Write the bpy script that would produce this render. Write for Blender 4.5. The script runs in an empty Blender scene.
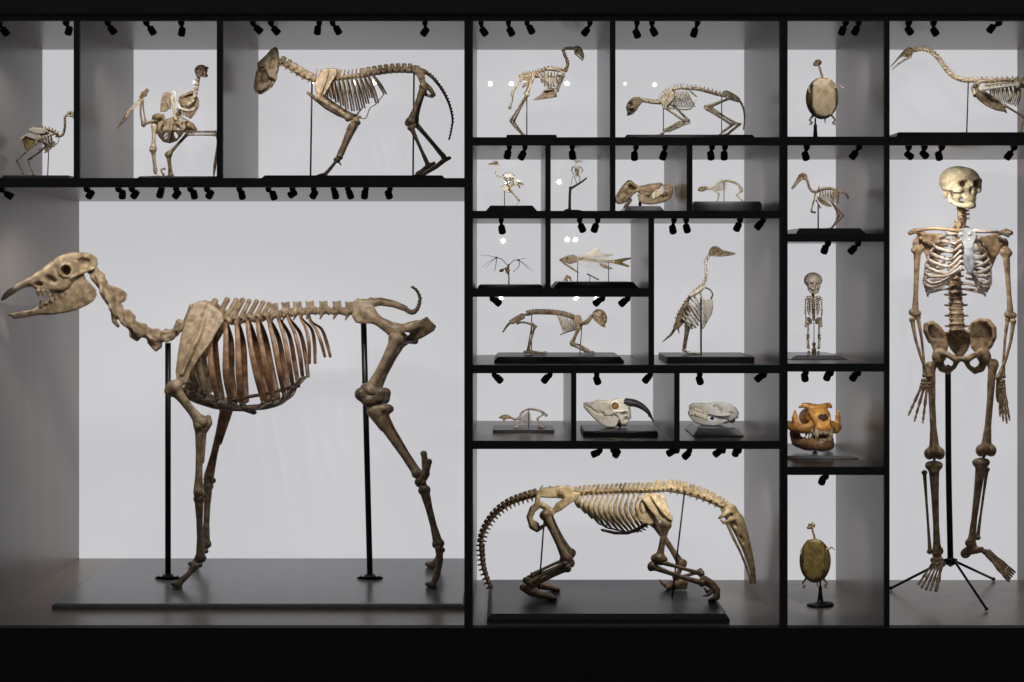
import bpy, math, random
import numpy as np
from mathutils import Vector
random.seed(7)
D, PX, VX, VY, ZC = 5.2, 260.0, 505.0, 270.0, 1.70     # camera distance to case front, px per metre there, eye point, eye height
SC = bpy.context.scene
COL = SC.collection

# ------------------------------------------------------------------ materials
def mat(name, c, rough=.5, metal=0., c2=None, scale=8., bump=0., spec=.5, coat=0., emit=None, es=0., detail=4., lo=.35, hi=.65, c3=None, s3=2., stretch=None):
    m = bpy.data.materials.new(name); m.use_nodes = True
    N, L = m.node_tree.nodes, m.node_tree.links
    b = N['Principled BSDF']
    b.inputs['Base Color'].default_value = (*c, 1)
    b.inputs['Roughness'].default_value = rough
    b.inputs['Metallic'].default_value = metal
    b.inputs['Specular IOR Level'].default_value = spec
    b.inputs['Coat Weight'].default_value = coat
    b.inputs['Coat Roughness'].default_value = .08
    tc = N.new('ShaderNodeTexCoord'); mp = N.new('ShaderNodeMapping')
    L.new(tc.outputs['Object'], mp.inputs['Vector'])
    if stretch: mp.inputs['Scale'].default_value = stretch
    if c2:
        n = N.new('ShaderNodeTexNoise'); n.inputs['Scale'].default_value = scale; n.inputs['Detail'].default_value = detail
        L.new(mp.outputs[0], n.inputs['Vector'])
        r = N.new('ShaderNodeValToRGB'); L.new(n.outputs['Fac'], r.inputs['Fac'])
        e = r.color_ramp.elements
        e[0].position = lo; e[0].color = (*c, 1); e[1].position = hi; e[1].color = (*c2, 1)
        out = r.outputs['Color']
        if c3:
            n3 = N.new('ShaderNodeTexNoise'); n3.inputs['Scale'].default_value = s3; n3.inputs['Detail'].default_value = 3
            L.new(mp.outputs[0], n3.inputs['Vector'])
            r3 = N.new('ShaderNodeMapRange'); r3.inputs['From Min'].default_value = .52; r3.inputs['From Max'].default_value = .66
            L.new(n3.outputs['Fac'], r3.inputs['Value'])
            mx = N.new('ShaderNodeMix'); mx.data_type = 'RGBA'; r3.inputs['To Max'].default_value = .62; L.new(r3.outputs['Result'], mx.inputs['Factor'])
            L.new(out, mx.inputs['A']); mx.inputs['B'].default_value = (*c3, 1); out = mx.outputs['Result']
        L.new(out, b.inputs['Base Color'])
    if bump:
        n = N.new('ShaderNodeTexNoise'); n.inputs['Scale'].default_value = scale * 4; n.inputs['Detail'].default_value = 5
        L.new(mp.outputs[0], n.inputs['Vector'])
        bp = N.new('ShaderNodeBump'); bp.inputs['Strength'].default_value = bump; bp.inputs['Distance'].default_value = .004
        L.new(n.outputs['Fac'], bp.inputs['Height']); L.new(bp.outputs['Normal'], b.inputs['Normal'])
    if emit:
        b.inputs['Emission Color'].default_value = (*emit, 1); b.inputs['Emission Strength'].default_value = es
    return m

def bone_mat(name, a, b_, dark, sc=14., s3=9.):
    if name in ('whitened bone',): return mat(name, a, rough=.40, c2=b_, scale=26., bump=.2, c3=dark, s3=18., spec=.5, lo=.46, hi=.72)
    return mat(name, a, rough=.42, c2=b_, scale=sc*3.2, bump=.55, c3=dark, s3=s3*3.2, spec=.5, lo=.38, hi=.60)

M = {
 'camel':  bone_mat('old brown bone', (.37,.285,.185), (.22,.16,.10), (.07,.042,.024), 12, 9),
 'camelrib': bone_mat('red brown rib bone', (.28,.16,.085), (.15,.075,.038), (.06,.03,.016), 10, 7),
 'cameldark': bone_mat('dark olive bone', (.22,.17,.115), (.13,.09,.055), (.035,.022,.014), 16, 12),
 'ant':    bone_mat('yellowed bone', (.54,.43,.255), (.36,.265,.14), (.12,.075,.035), 18, 12),
 'antdark':bone_mat('brown leg bone', (.24,.175,.10), (.14,.095,.055), (.05,.03,.018), 18, 12),
 'lion':   bone_mat('tan bone', (.42,.33,.21), (.27,.19,.115), (.10,.06,.035), 18, 12),
 'pale':   bone_mat('pale cream bone', (.74,.67,.53), (.56,.46,.31), (.22,.14,.08), 30, 20),
 'white':  bone_mat('whitened bone', (.76,.73,.66), (.60,.54,.44), (.42,.33,.22), 30, 16),
 'bird':   bone_mat('mottled bird bone', (.52,.42,.28), (.30,.22,.13), (.09,.055,.03), 40, 25),
 'human':  bone_mat('brown human bone', (.46,.34,.215), (.27,.18,.105), (.085,.05,.03), 14, 9),
 'skullh': bone_mat('polished skull bone', (.66,.59,.42), (.50,.42,.27), (.22,.15,.08), 12, 8),
 'greywhite': mat('smooth grey white bone', (.66,.655,.66), .38, c2=(.50,.485,.47), scale=22, bump=.15, c3=(.40,.33,.25), s3=14),
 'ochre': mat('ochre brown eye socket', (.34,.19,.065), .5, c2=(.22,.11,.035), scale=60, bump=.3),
 'ribwhite': bone_mat('whitened rib bone', (.62,.56,.50), (.45,.37,.31), (.17,.10,.07), 14, 9),
 'sternum':bone_mat('grey blue plaster', (.36,.39,.43), (.24,.27,.31), (.14,.14,.15), 14, 9),
 'orange': bone_mat('orange varnished bone', (.66,.36,.10), (.45,.21,.05), (.15,.06,.02), 14, 10),
 'gold':   bone_mat('olive gold shell', (.42,.33,.12), (.26,.19,.06), (.09,.06,.02), 9, 7),
 'shell':  bone_mat('cream shell', (.66,.57,.41), (.54,.43,.28), (.27,.18,.10), 9, 7),
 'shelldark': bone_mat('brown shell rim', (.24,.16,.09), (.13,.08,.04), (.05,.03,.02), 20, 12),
 'socket': mat('deep brown cavity shade', (.055,.032,.018), .8, c2=(.03,.018,.01), scale=20),  # paints the shade inside a skull opening
 'tooth':  mat('ivory tooth', (.78,.72,.58), .3, c2=(.62,.52,.36), scale=60, bump=.1),
 'horn':   mat('black ridged horn', (.022,.022,.026), .42, c2=(.05,.05,.055), scale=60, bump=.5),
 'bill':   mat('dark bill tip', (.05,.042,.035), .5, c2=(.10,.085,.065), scale=30, bump=.3),
 'wood':   mat('dark twig bark', (.035,.026,.022), .8, c2=(.06,.045,.035), scale=60, bump=.8),
 'base':   mat('satin black board', (.030,.033,.038), .36, c2=(.042,.045,.052), scale=20, bump=.08, stretch=(1,12,1)),
 'basegrey': mat('satin charcoal board', (.12,.128,.145), .25, c2=(.15,.158,.175), scale=20, bump=.05, stretch=(1,12,1)),
 'rod':    mat('black steel rod', (.010,.011,.012), .35, metal=.6, c2=(.016,.017,.018), scale=30),
 'wire':   mat('fine dark wire', (.06,.06,.055), .4, metal=.7, c2=(.09,.085,.08), scale=50),
 'frame':  mat('black powder coated steel', (.030,.034,.034), .55, c2=(.036,.040,.040), scale=60, spec=.3),
 'plinth': mat('black plinth laminate', (.022,.022,.023), .6, c2=(.026,.026,.027), scale=9, spec=.3),
 'fascia': mat('greenish black fascia laminate', (.032,.038,.034), .6, c2=(.038,.044,.039), scale=5, spec=.3),
 'side':   mat('taupe laminate side', (.262,.230,.222), .30, c2=(.28,.246,.236), scale=3, spec=.45, stretch=(4,4,.6)),
 'shelf':  mat('umber laminate shelf', (.195,.162,.142), .30, c2=(.225,.19,.168), scale=5, spec=.45, stretch=(.5,6,6)),
 'lampbody': mat('matte black lamp housing', (.0035,.0035,.004), .6, c2=(.0045,.0045,.005), scale=90, spec=.25),
 'lens':   mat('lit lamp lens', (.9,.9,.9), .3, emit=(1,.93,.84), es=3.),
 'room':   mat('dark gallery floor', (.012,.012,.012), .5, c2=(.018,.018,.018), scale=6),
}
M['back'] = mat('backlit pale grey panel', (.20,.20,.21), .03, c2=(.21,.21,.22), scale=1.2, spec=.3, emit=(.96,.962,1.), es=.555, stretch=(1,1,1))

# ------------------------------------------------------------------ px <-> world
class Ctx: pass
K = Ctx(); K.y0 = .38; K.root = None; K.org = Vector((0,0,0)); K.zb = 0.
def wx(x, Y=0.): return (x-VX)/PX*(1+Y/D)
def wz(z, Y=0.): return ZC-(z-VY)/PX*(1+Y/D)
def W(p):
    Y = K.y0 + p[1]/PX; k = 1+Y/D
    return ((p[0]-VX)/PX*k, Y, ZC-(p[2]-VY)/PX*k)
def Wn(V):
    Y = K.y0 + V[:,1]/PX; k = 1+Y/D
    return np.stack([(V[:,0]-VX)/PX*k, Y, ZC-(V[:,2]-VY)/PX*k], 1)
def ft(d=0., lift=0.):                      # height in px units of the board top at depth offset d
    Y = K.y0 + d/PX
    return VY-(K.zb+lift/PX-ZC)*PX/(1+Y/D)

# ------------------------------------------------------------------ objects
def link(name, verts, faces, m, parent=None, label=None, smooth=True, org=None):
    me = bpy.data.meshes.new(name)
    V = np.asarray(verts, dtype=float)
    o_ = np.array(org if org is not None else K.org)
    V = V - o_
    me.from_pydata(V.tolist(), [], [tuple(f) for f in faces])
    me.materials.append(m if not isinstance(m, str) else M[m])
    if smooth: me.polygons.foreach_set('use_smooth', [True]*len(me.polygons))
    me.update()
    o = bpy.data.objects.new(name, me); COL.objects.link(o)
    if parent is None: parent = K.root
    o.parent = parent
    if label: o['label'] = label
    return o

def thing(name, label, cat, px, pz, y0, group=None, zb=None):
    K.y0 = y0
    w = W((px, 0, pz))
    z = zb if zb is not None else w[2]
    e = bpy.data.objects.new(name, None); COL.objects.link(e)
    e.empty_display_size = .05
    e.location = (w[0], w[1], z); e['label'] = label; e['category'] = cat
    if group: e['group'] = group
    K.root = e; K.org = Vector(e.location); K.zb = z
    return e

# ------------------------------------------------------------------ tubes
def cr(P, n):
    P = np.asarray(P, float)
    if len(P) == 2 or n <= 1:
        if n <= 1: return P
        t = np.linspace(0, 1, n+1)[:, None]; return P[0]*(1-t)+P[1]*t
    Q = np.vstack([2*P[0]-P[1], P, 2*P[-1]-P[-2]]); out = []
    for i in range(1, len(Q)-2):
        for j in range(n):
            t = j/n; a, b, c, d = Q[i-1], Q[i], Q[i+1], Q[i+2]
            out.append(.5*((2*b)+(-a+c)*t+(2*a-5*b+4*c-d)*t*t+(-a+3*b-3*c+d)*t**3))
    out.append(P[-1]); return np.array(out)

def tube_geo(pts, rad, n=8, sub=4, flat=1., axis=None, cap=.55):
    pts = np.asarray(pts, float)
    if np.isscalar(rad): rad = [rad]*len(pts)
    A = np.hstack([pts, np.asarray(rad, float)[:, None]])
    A = cr(A, sub); P = A[:, :3]; R = np.maximum(A[:, 3], .05)
    T = np.gradient(P, axis=0); T /= np.linalg.norm(T, axis=1)[:, None]+1e-9
    V, F = [], []
    ref = np.array(axis if axis is not None else ((0, 1, 0) if abs(T[0][1]) < .9 else (1, 0, 0)), float)
    ang = np.arange(n)*2*np.pi/n
    n1 = ref-ref.dot(T[0])*T[0]; n1 /= np.linalg.norm(n1)+1e-9
    for i in range(len(P)):
        base = ref if axis is not None else n1
        q = base-base.dot(T[i])*T[i]
        if np.linalg.norm(q) < 1e-3: q = n1
        n1 = q/(np.linalg.norm(q)+1e-9); n2 = np.cross(T[i], n1)
        for a in ang: V.append(P[i]+R[i]*(np.cos(a)*n1+flat*np.sin(a)*n2))
    m = len(P)
    for i in range(m-1):
        for j in range(n):
            a, b = i*n+j, i*n+(j+1) % n
            F.append((a, a+n, b+n, b))
    c0 = len(V); V.append(P[0]-T[0]*R[0]*cap); V.append(P[-1]+T[-1]*R[-1]*cap)
    for j in range(n):
        F.append((c0, j, (j+1) % n)); F.append((c0+1, (m-1)*n+(j+1) % n, (m-1)*n+j))
    return V, F

class MB:
    def __init__(s): s.V, s.F = [], []
    def add(s, V, F):
        b = len(s.V); s.V += [tuple(v) for v in V]; s.F += [tuple(b+i for i in f) for f in F]; return s
    def tube(s, pts, rad, **k): return s.add(*tube_geo(pts, rad, **k))
    def ball(s, c, r, n=8, m=6):
        if np.isscalar(r): r = (r, r, r)
        V = [(c[0], c[1], c[2]-r[2])]; F = []
        for i in range(1, m):
            t = math.pi*i/m
            for j in range(n):
                a = 2*math.pi*j/n
                V.append((c[0]+r[0]*math.sin(t)*math.cos(a), c[1]+r[1]*math.sin(t)*math.sin(a), c[2]-r[2]*math.cos(t)))
        V.append((c[0], c[1], c[2]+r[2])); e = len(V)-1
        for j in range(n):
            F.append((0, 1+(j+1) % n, 1+j)); F.append((e, e-n+j, e-n+(j+1) % n))
            for i in range(m-2):
                a, b = 1+i*n+j, 1+i*n+(j+1) % n
                F.append((a, b, b+n, a+n))
        return s.add(V, F)
    def out(s, name, m, parent=None, label=None, smooth=True):
        return link(name, Wn(np.array(s.V)), s.F, m, parent, label, smooth)

def tube(name, pts, rad, m, parent=None, label=None, **k):
    return MB().tube(pts, rad, **k).out(name, m, parent, label)

# ------------------------------------------------------------------ distance fields and surface nets
def nets(F, lo, h):
    s = F < 0; nx, ny, nz = F.shape
    cnt = np.zeros((nx-1, ny-1, nz-1)); acc = np.zeros((nx-1, ny-1, nz-1, 3))
    def edge(ax):
        sl0 = [slice(None)]*3; sl1 = [slice(None)]*3; sl0[ax] = slice(0, -1); sl1[ax] = slice(1, None)
        a, b = F[tuple(sl0)], F[tuple(sl1)]
        c = (a < 0) != (b < 0); t = np.where(c, a/np.where(a-b == 0, 1, a-b), 0)
        return c, t
    EC = []
    for ax in range(3):
        c, t = edge(ax); EC.append(c)
        o = [x for x in range(3) if x != ax]
        for u in (0, 1):
            for v in (0, 1):
                sl = [slice(None)]*3
                sl[o[0]] = slice(u, F.shape[o[0]]-1+u); sl[o[1]] = slice(v, F.shape[o[1]]-1+v)
                cc = c[tuple(sl)]; tt = t[tuple(sl)]
                cnt += cc
                acc[..., ax] += np.where(cc, tt, 0); acc[..., o[0]] += cc*u; acc[..., o[1]] += cc*v
    act = cnt > 0
    idx = -np.ones(act.shape, int); I = np.argwhere(act); idx[act] = np.arange(len(I))
    V = (I+acc[act]/cnt[act][:, None])*h+np.array(lo)
    faces = []
    for ax in range(3):
        o = [x for x in range(3) if x != ax]
        c = EC[ax]; E = np.argwhere(c)
        ok = (E[:, o[0]] > 0) & (E[:, o[1]] > 0) & (E[:, o[0]] < act.shape[o[0]]) & (E[:, o[1]] < act.shape[o[1]])
        E = E[ok]
        if not len(E): continue
        def g(u, v):
            J = E.copy(); J[:, o[0]] -= u; J[:, o[1]] -= v; return idx[J[:, 0], J[:, 1], J[:, 2]]
        q = np.stack([g(1, 1), g(0, 1), g(0, 0), g(1, 0)], 1)
        neg = s[E[:, 0], E[:, 1], E[:, 2]]
        if ax == 1: neg = ~neg
        q[~neg] = q[~neg][:, ::-1]
        faces.append(q)
    return V, (np.vstack(faces) if faces else np.zeros((0, 4), int))

def Ell(c, r, ang=0., yaw=0.):
    c = np.array(c, float)
    if np.isscalar(r): r = (r, r, r)
    r = np.array(r, float); m = r.max()
    ca, sa = math.cos(math.radians(ang)), math.sin(math.radians(ang))
    cy, sy = math.cos(math.radians(yaw)), math.sin(math.radians(yaw))
    def f(X, Y, Z):
        x, y, z = X-c[0], Y-c[1], Z-c[2]
        if yaw: x, y = cy*x+sy*y, -sy*x+cy*y
        if ang: x, z = ca*x+sa*z, -sa*x+ca*z
        k0 = np.sqrt((x/r[0])**2+(y/r[1])**2+(z/r[2])**2); k1 = np.sqrt((x/r[0]**2)**2+(y/r[1]**2)**2+(z/r[2]**2)**2)+1e-9
        return k0*(k0-1)/k1
    return f, c-m, c+m
def Cap(a, b, ra, rb=None):
    rb = ra if rb is None else rb
    a, b = np.array(a, float), np.array(b, float); ba = b-a; L = ba.dot(ba)+1e-9; m = max(ra, rb)
    def f(X, Y, Z):
        x, y, z = X-a[0], Y-a[1], Z-a[2]
        t = np.clip((x*ba[0]+y*ba[1]+z*ba[2])/L, 0, 1)
        return np.sqrt((x-t*ba[0])**2+(y-t*ba[1])**2+(z-t*ba[2])**2)-(ra+(rb-ra)*t)
    return f, np.minimum(a, b)-m, np.maximum(a, b)+m
def Pol(poly, w, yc=0., rnd=1., axis='x', lean=None):
    """profile polygon in x,z; half thickness w (number or knots along x or z); yc centre (number or knots along z)"""
    P = np.array(poly, float)
    wk = None if np.isscalar(w) else np.array(w, float)
    yk = None if np.isscalar(yc) else np.array(yc, float)
    wm = w if wk is None else wk[:, 1].max()
    ym, yM = (yc, yc) if yk is None else (yk[:, 1].min(), yk[:, 1].max())
    def f(X, Y, Z):
        x, z = X[:, :1, :], Z[:, :1, :]
        x, z = np.broadcast_arrays(x, z)
        d = np.full(x.shape, 1e9); s = np.ones(x.shape)
        n = len(P)
        for i in range(n):
            a, b = P[i], P[i-1]
            ex, ez = b-a; wx_, wz_ = x-a[0], z-a[1]
            t = np.clip((wx_*ex+wz_*ez)/(ex*ex+ez*ez+1e-9), 0, 1)
            d = np.minimum(d, (wx_-ex*t)**2+(wz_-ez*t)**2)
            c1, c2, c3 = z >= a[1], z < b[1], ex*wz_ > ez*wx_
            s = np.where((c1 & c2 & c3) | (~c1 & ~c2 & ~c3), -s, s)
        d = s*np.sqrt(d)
        W_ = w if wk is None else np.interp(x if axis == 'x' else z, wk[:, 0], wk[:, 1])
        C_ = yc if yk is None else np.interp(z if lean is None else x, yk[:, 0], yk[:, 1])
        e = np.abs(Y-C_)-W_
        d, e = np.broadcast_arrays(d, e)
        a, b = d+rnd, e+rnd
        return np.sqrt(np.maximum(a, 0)**2+np.maximum(b, 0)**2)+np.minimum(np.maximum(a, b), 0)-rnd
    return f, np.array([P[:, 0].min(), ym-wm, P[:, 1].min()]), np.array([P[:, 0].max(), yM+wm, P[:, 1].max()])

class SDF:
    def __init__(s): s.ops = []
    def u(s, p, k=1.): s.ops.append(('u', p, k)); return s
    def d(s, p, k=.6): s.ops.append(('d', p, k)); return s
    def cap(s, a, b, ra, rb=None, k=1.): return s.u(Cap(a, b, ra, rb), k)
    def ell(s, c, r, ang=0., k=1., yaw=0.): return s.u(Ell(c, r, ang, yaw), k)
    def pol(s, poly, w, yc=0., rnd=1., k=1., **kk): return s.u(Pol(poly, w, yc, rnd, **kk), k)
    def cap2(s, a, b, ra, rb=None, k=1.):
        for q in (1, -1): s.cap((a[0], a[1]*q, a[2]), (b[0], b[1]*q, b[2]), ra, rb, k)
        return s
    def ell2(s, c, r, ang=0., k=1.):
        for q in (1, -1): s.ell((c[0], c[1]*q, c[2]), r, ang, k)
        return s
    def cut2(s, c, r, ang=0., k=.6):
        for q in (1, -1): s.d(Ell((c[0], c[1]*q, c[2]), (r[0], r[1]*1.5, r[2]), ang), k)
        return s
    def path(s, pts, rad, k=1.):
        if np.isscalar(rad): rad = [rad]*len(pts)
        c = [Cap(pts[i], pts[i+1], rad[i], rad[i+1]) for i in range(len(pts)-1)]
        def f(X, Y, Z):
            v = None
            for q in c: w = q[0](X, Y, Z); v = w if v is None else np.minimum(v, w)
            return v
        return s.u((f, np.min([q[1] for q in c], 0), np.max([q[2] for q in c], 0)), k)
    def mesh(s, h):
        U = [o for o in s.ops if o[0] == 'u']
        lo = np.min([o[1][1] for o in U], 0)-2.5*h; hi = np.max([o[1][2] for o in U], 0)+2.5*h
        n = np.ceil((hi-lo)/h).astype(int)+1
        tot = float(np.prod(n.astype(float)))
        if tot > 4e6: h *= (tot/4e6)**(1/3); n = np.ceil((hi-lo)/h).astype(int)+1
        ax = [lo[i]+np.arange(n[i])*h for i in range(3)]
        F = np.full(n, 4*h+2.)
        for op, (f, a, b), k in s.ops:
            mg = k+2*h
            i0 = np.maximum(np.floor((a-mg-lo)/h).astype(int), 0); i1 = np.minimum(np.ceil((b+mg-lo)/h).astype(int)+1, n)
            if (i1 <= i0).any(): continue
            X = ax[0][i0[0]:i1[0]][:, None, None]; Y = ax[1][i0[1]:i1[1]][None, :, None]; Z = ax[2][i0[2]:i1[2]][None, None, :]
            v = f(X, Y, Z); sl = tuple(slice(i0[i], i1[i]) for i in range(3)); g = F[sl]
            if op == 'u':
                q = np.maximum(k-np.abs(g-v), 0)/max(k, 1e-6); F[sl] = np.minimum(g, v)-q*q*k*.25
            else:
                v = -v; q = np.maximum(k-np.abs(g-v), 0)/max(k, 1e-6); F[sl] = np.maximum(g, v)+q*q*k*.25
        return nets(F, lo, h)
    def out(s, name, m, h, parent=None, label=None, frame=None):
        V, F = s.mesh(h)
        if frame is not None: V = frame(V)
        if frame is None or frame.__name__ == 'bend': F = F[:, ::-1]
        return link(name, Wn(V), F.tolist(), m, parent, label)

def frame(o, f, up=(0, 0, -1), sc=1.):
    """local x forward, y to its left, z up -> px space (x right, y away, z down)"""
    o, f, up = (np.array(q, float) for q in (o, f, up))
    f /= np.linalg.norm(f); up = up-up.dot(f)*f; up /= np.linalg.norm(up)
    # px space (x, depth, down) -> right handed triple is (x, depth, -down)
    fh, uh = f*[1, 1, -1], up*[1, 1, -1]
    l = np.cross(uh, fh)*[1, 1, -1]
    A = np.stack([f, l, up])*sc
    g = lambda V: np.asarray(V)@A+o
    return g

# ------------------------------------------------------------------ bones
def bone(name, a, b, r, m, e0=1.6, e1=1.6, parent=None, w0=1., w1=1., bow=(0, 0, 0), h=None, label=None, fine=True):
    """a long bone: shaft with flared, two-lobed ends"""
    a, b = np.array(a, float), np.array(b, float); d = b-a; L = np.linalg.norm(d); t = d/L
    lat = np.cross(t, (0, 1, 0)); lat = lat/(np.linalg.norm(lat)+1e-9)
    dep = np.cross(lat, t)
    s = SDF(); bw = np.array(bow, float)
    P = [a+d*q+bw*math.sin(math.pi*q) for q in (0, .13, .35, .65, .87, 1)]
    R = [r*e0*.72, r*1.12, r*.86, r*.82, r*1.08, r*e1*.72]
    s.path(P, R, k=r*.9)
    for P0, e, w, sg in ((a, e0, w0, 1), (b, e1, w1, -1)):
        if e > 1.25:
            c = P0+t*sg*r*.25
            for q in (-1, 1):
                s.ell(c+lat*q*r*e*.42*w, r*e*.62, k=r*.6)
                s.ell(c+dep*q*r*e*.40, r*e*.55, k=r*.6)
    return s.out(name, m, h or max(r/2.6, .32), parent, label)

def thin(name, pts, r, m, knob=1.5, parent=None, n=7, label=None):
    """slender bone of a small skeleton"""
    P = np.array(pts, float)
    if len(P) == 2: P = np.array([P[0], P[0]*.88+P[1]*.12, P[0]*.5+P[1]*.5, P[0]*.12+P[1]*.88, P[1]])
    else: P = cr(P, 3)
    k = len(P); R = [r*knob]+[r*1.05]+[r*.85]*(k-4)+[r*1.05]+[r*knob] if k >= 4 else [r]*k
    return tube(name, P, R, m, parent, label, n=n, sub=2)

def verts(name, pts, n, rc, m, sp=2., sr=None, spv=(0, -1), lat=1.5, down=0., h=.6, parent=None, lean=0., k=.6, sp2=None, rc2=None, label=None, plate=1., join=.55):
    """a run of vertebrae along a path: centra, neural spines, side processes"""
    C = cr(pts, 12); L = np.concatenate([[0], np.cumsum(np.linalg.norm(np.diff(C, axis=0), axis=1))])
    s = SDF(); sr = sr or rc*.45; sp2 = sp if sp2 is None else sp2; rc2 = rc2 or rc
    step = L[-1]/n
    at = lambda q: np.array([np.interp(q, L, C[:, i]) for i in range(3)])
    for i in range(n):
        q = (i+.5)*step; p = at(q); t = at(q+step*.3)-at(q-step*.3); t /= np.linalg.norm(t)+1e-9
        f = i/max(n-1, 1); r = rc+(rc2-rc)*f; S = sp+(sp2-sp)*f
        up = np.array([t[2], 0, -t[0]]);
        if up[2] > 0 and abs(t[0]) > .05: up = -up
        if t[0] < -.0: pass
        hw = step*.36
        s.cap(p-t*hw*.8, p+t*hw*.8, r, r*.92, k)
        s.ell(p+t*hw, r*1.12, k=k*.5); s.ell(p-t*hw, r*1.1, k=k*.5)
        if S > 0:
            tip = p+up*(r+S)+t*lean*S
            s.cap(p+up*r*.4, tip, sr, sr*.9, k)
            if plate > 1: s.cap(p+up*r*.5-t*sr*plate*.6, tip-t*sr*plate*.5, sr*.8, sr*.9, k); s.cap(p+up*r*.5+t*sr*plate*.4, tip+t*sr*plate*.5, sr*.8, sr*.9, k)
        if lat > 0:
            for q_ in (1, -1): s.cap(p, p+np.array([0, q_*(r+lat), 0])+up*r*.2, sr*1.1, sr*.8, k)
        if down > 0: s.cap(p, p-up*(r+down), sr, sr*.6, k)
    if join: s.path([at(x) for x in np.linspace(step*.4, L[-1]-step*.4, max(n, 4))], [rc+(rc2-rc)*f for f in np.linspace(0, 1, max(n, 4))] if join >= 1 else [(rc+(rc2-rc)*f)*join for f in np.linspace(0, 1, max(n, 4))], k=.4)
    return s.out(name, m, h, parent, label)

def rod(x, z0, x1=None, d=0., d1=None, r=.9, m='rod', name='support_rod', flange=0., zend=None):
    """a mounting rod from z0 down to the board top"""
    x1 = x if x1 is None else x1; d1 = d if d1 is None else d1
    zb = ft(d1) if zend is None else zend
    o = tube(name, [(x, d, z0), (x1, d1, zb+.3)], r, m, n=10, sub=2, cap=.1)
    if flange:
        b = MB(); ring = [(x1, d1, ft(d1)-.9*i) for i in range(2)]
        b.tube([(x1, d1, ft(d1)-.1), (x1, d1, ft(d1)-1.0), (x1, d1, ft(d1)-1.4), (x1, d1, ft(d1)-4)], [flange, flange, flange*.5, flange*.36], n=20, sub=1, cap=0)
        for a in range(6):
            ca, sa = math.cos(a*math.pi/3), math.sin(a*math.pi/3)
            b.ball((x1+ca*flange*.72, d1+sa*flange*.72, ft(d1)-1.5), .9, 6, 4)
        b.out('rod_flange', 'rod', o)
    return o

def board(x0, x1, ztop, Yf, Yb, zs, chamf=3., m='base', step=.45, name='base_board', corner=0.):
    """bevelled display board standing on a shelf; x0,x1 its top front edge; returns height of its top"""
    X0, X1 = wx(x0, Yf), wx(x1, Yf); zt = wz(ztop, Yf); c = chamf/PX
    rings = []
    for z, e in ((zs+.0004, c*.96), (zs+.0019, c), (zs+(zt-zs)*step, c), (zt-.0012, .0015), (zt, 0.)):
        rings.append([(X0-e, Yf-e, z), (X1+e, Yf-e, z), (X1+e, Yb+e, z), (X0-e, Yb+e, z)])
    V = [p for r in rings for p in r]; F = []
    for i in range(len(rings)-1):
        for j in range(4):
            a, b = i*4+j, i*4+(j+1) % 4; F.append((a, b, b+4, a+4))
    F.append((3, 2, 1, 0)); e = len(V)-4; F.append((e, e+1, e+2, e+3))
    link(name, V, F, m, smooth=False)
    return zt
# ------------------------------------------------------------------ the display case
def box(b, x0, x1, y0, y1, z0, z1):
    V = [(x, y, z) for x in (x0, x1) for y in (y0, y1) for z in (z0, z1)]
    F = [(0, 1, 3, 2), (4, 6, 7, 5), (0, 4, 5, 1), (2, 3, 7, 6), (0, 2, 6, 4), (1, 5, 7, 3)]
    return b.add(V, F)
def bx(name, x0, x1, y0, y1, z0, z1, m, parent=None, label=None):
    b = MB(); box(b, min(x0, x1), max(x0, x1), y0, y1, min(z0, z1), max(z0, z1))
    return link(name, b.V, b.F, m, parent, label, smooth=False)
DP, DP2 = .757, 1.204
Xp = lambda x: (x-VX)/PX
Zp = lambda z: ZC-(z-VY)/PX
FLOOR_Z = Zp(625.2)          # case floor
TOP_Z = Zp(17.7)             # ceiling of the top compartments
def unit(name, label, x0, x1):
    e = bpy.data.objects.new(name, None); COL.objects.link(e); e.location = (Xp((x0+x1)/2), .35, 0)
    e['label'] = label; e['category'] = 'display case'
    K.root = e; K.org = Vector(e.location); return e
def upright(xa, xb, za, zb, fa, fb, depth=DP):
    """side board from xa to xb between heights za..zb with its black front edge fa..fb"""
    o = bx('upright', Xp(xa), Xp(xb), .0, depth, Zp(zb), Zp(za), 'side')
    bx('front_edge', Xp(fa), Xp(fb), -.014, .0, Zp(zb), Zp(za), 'frame', o)
def shelf(xa, xb, zt, zb, ft_, fb_, fxa=None, fxb=None, depth=DP, name='shelf'):
    o = bx(name, Xp(xa), Xp(xb), .0, depth, Zp(zb), Zp(zt), 'shelf')
    bx('front_edge', Xp(xa if fxa is None else fxa), Xp(xb if fxb is None else fxb), -.016, -.0005, Zp(fb_), Zp(ft_), 'frame', o)
def back(xa, xb, za, zb, depth=DP):
    bx('back_panel', Xp(xa), Xp(xb), depth+.001, depth+.02, Zp(zb), Zp(za), 'back')
def fascia(x0, x1):
    bx('fascia', x0, x1, -.03, .0, Zp(15.2), 3.02, 'fascia')
    bx('fascia_rail', x0, x1, -.012, .0, Zp(21.3), Zp(15.0), 'frame')
    bx('plinth', x0, x1, -.022, .0, .0, Zp(626.3), 'plinth')
    bx('plinth_edge', x0, x1, -.0235, .0, Zp(627.6), Zp(626.0), 'frame')
    bx('top_board', x0, x1, .0, DP+.02, Zp(12), TOP_Z, 'side')

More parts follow.
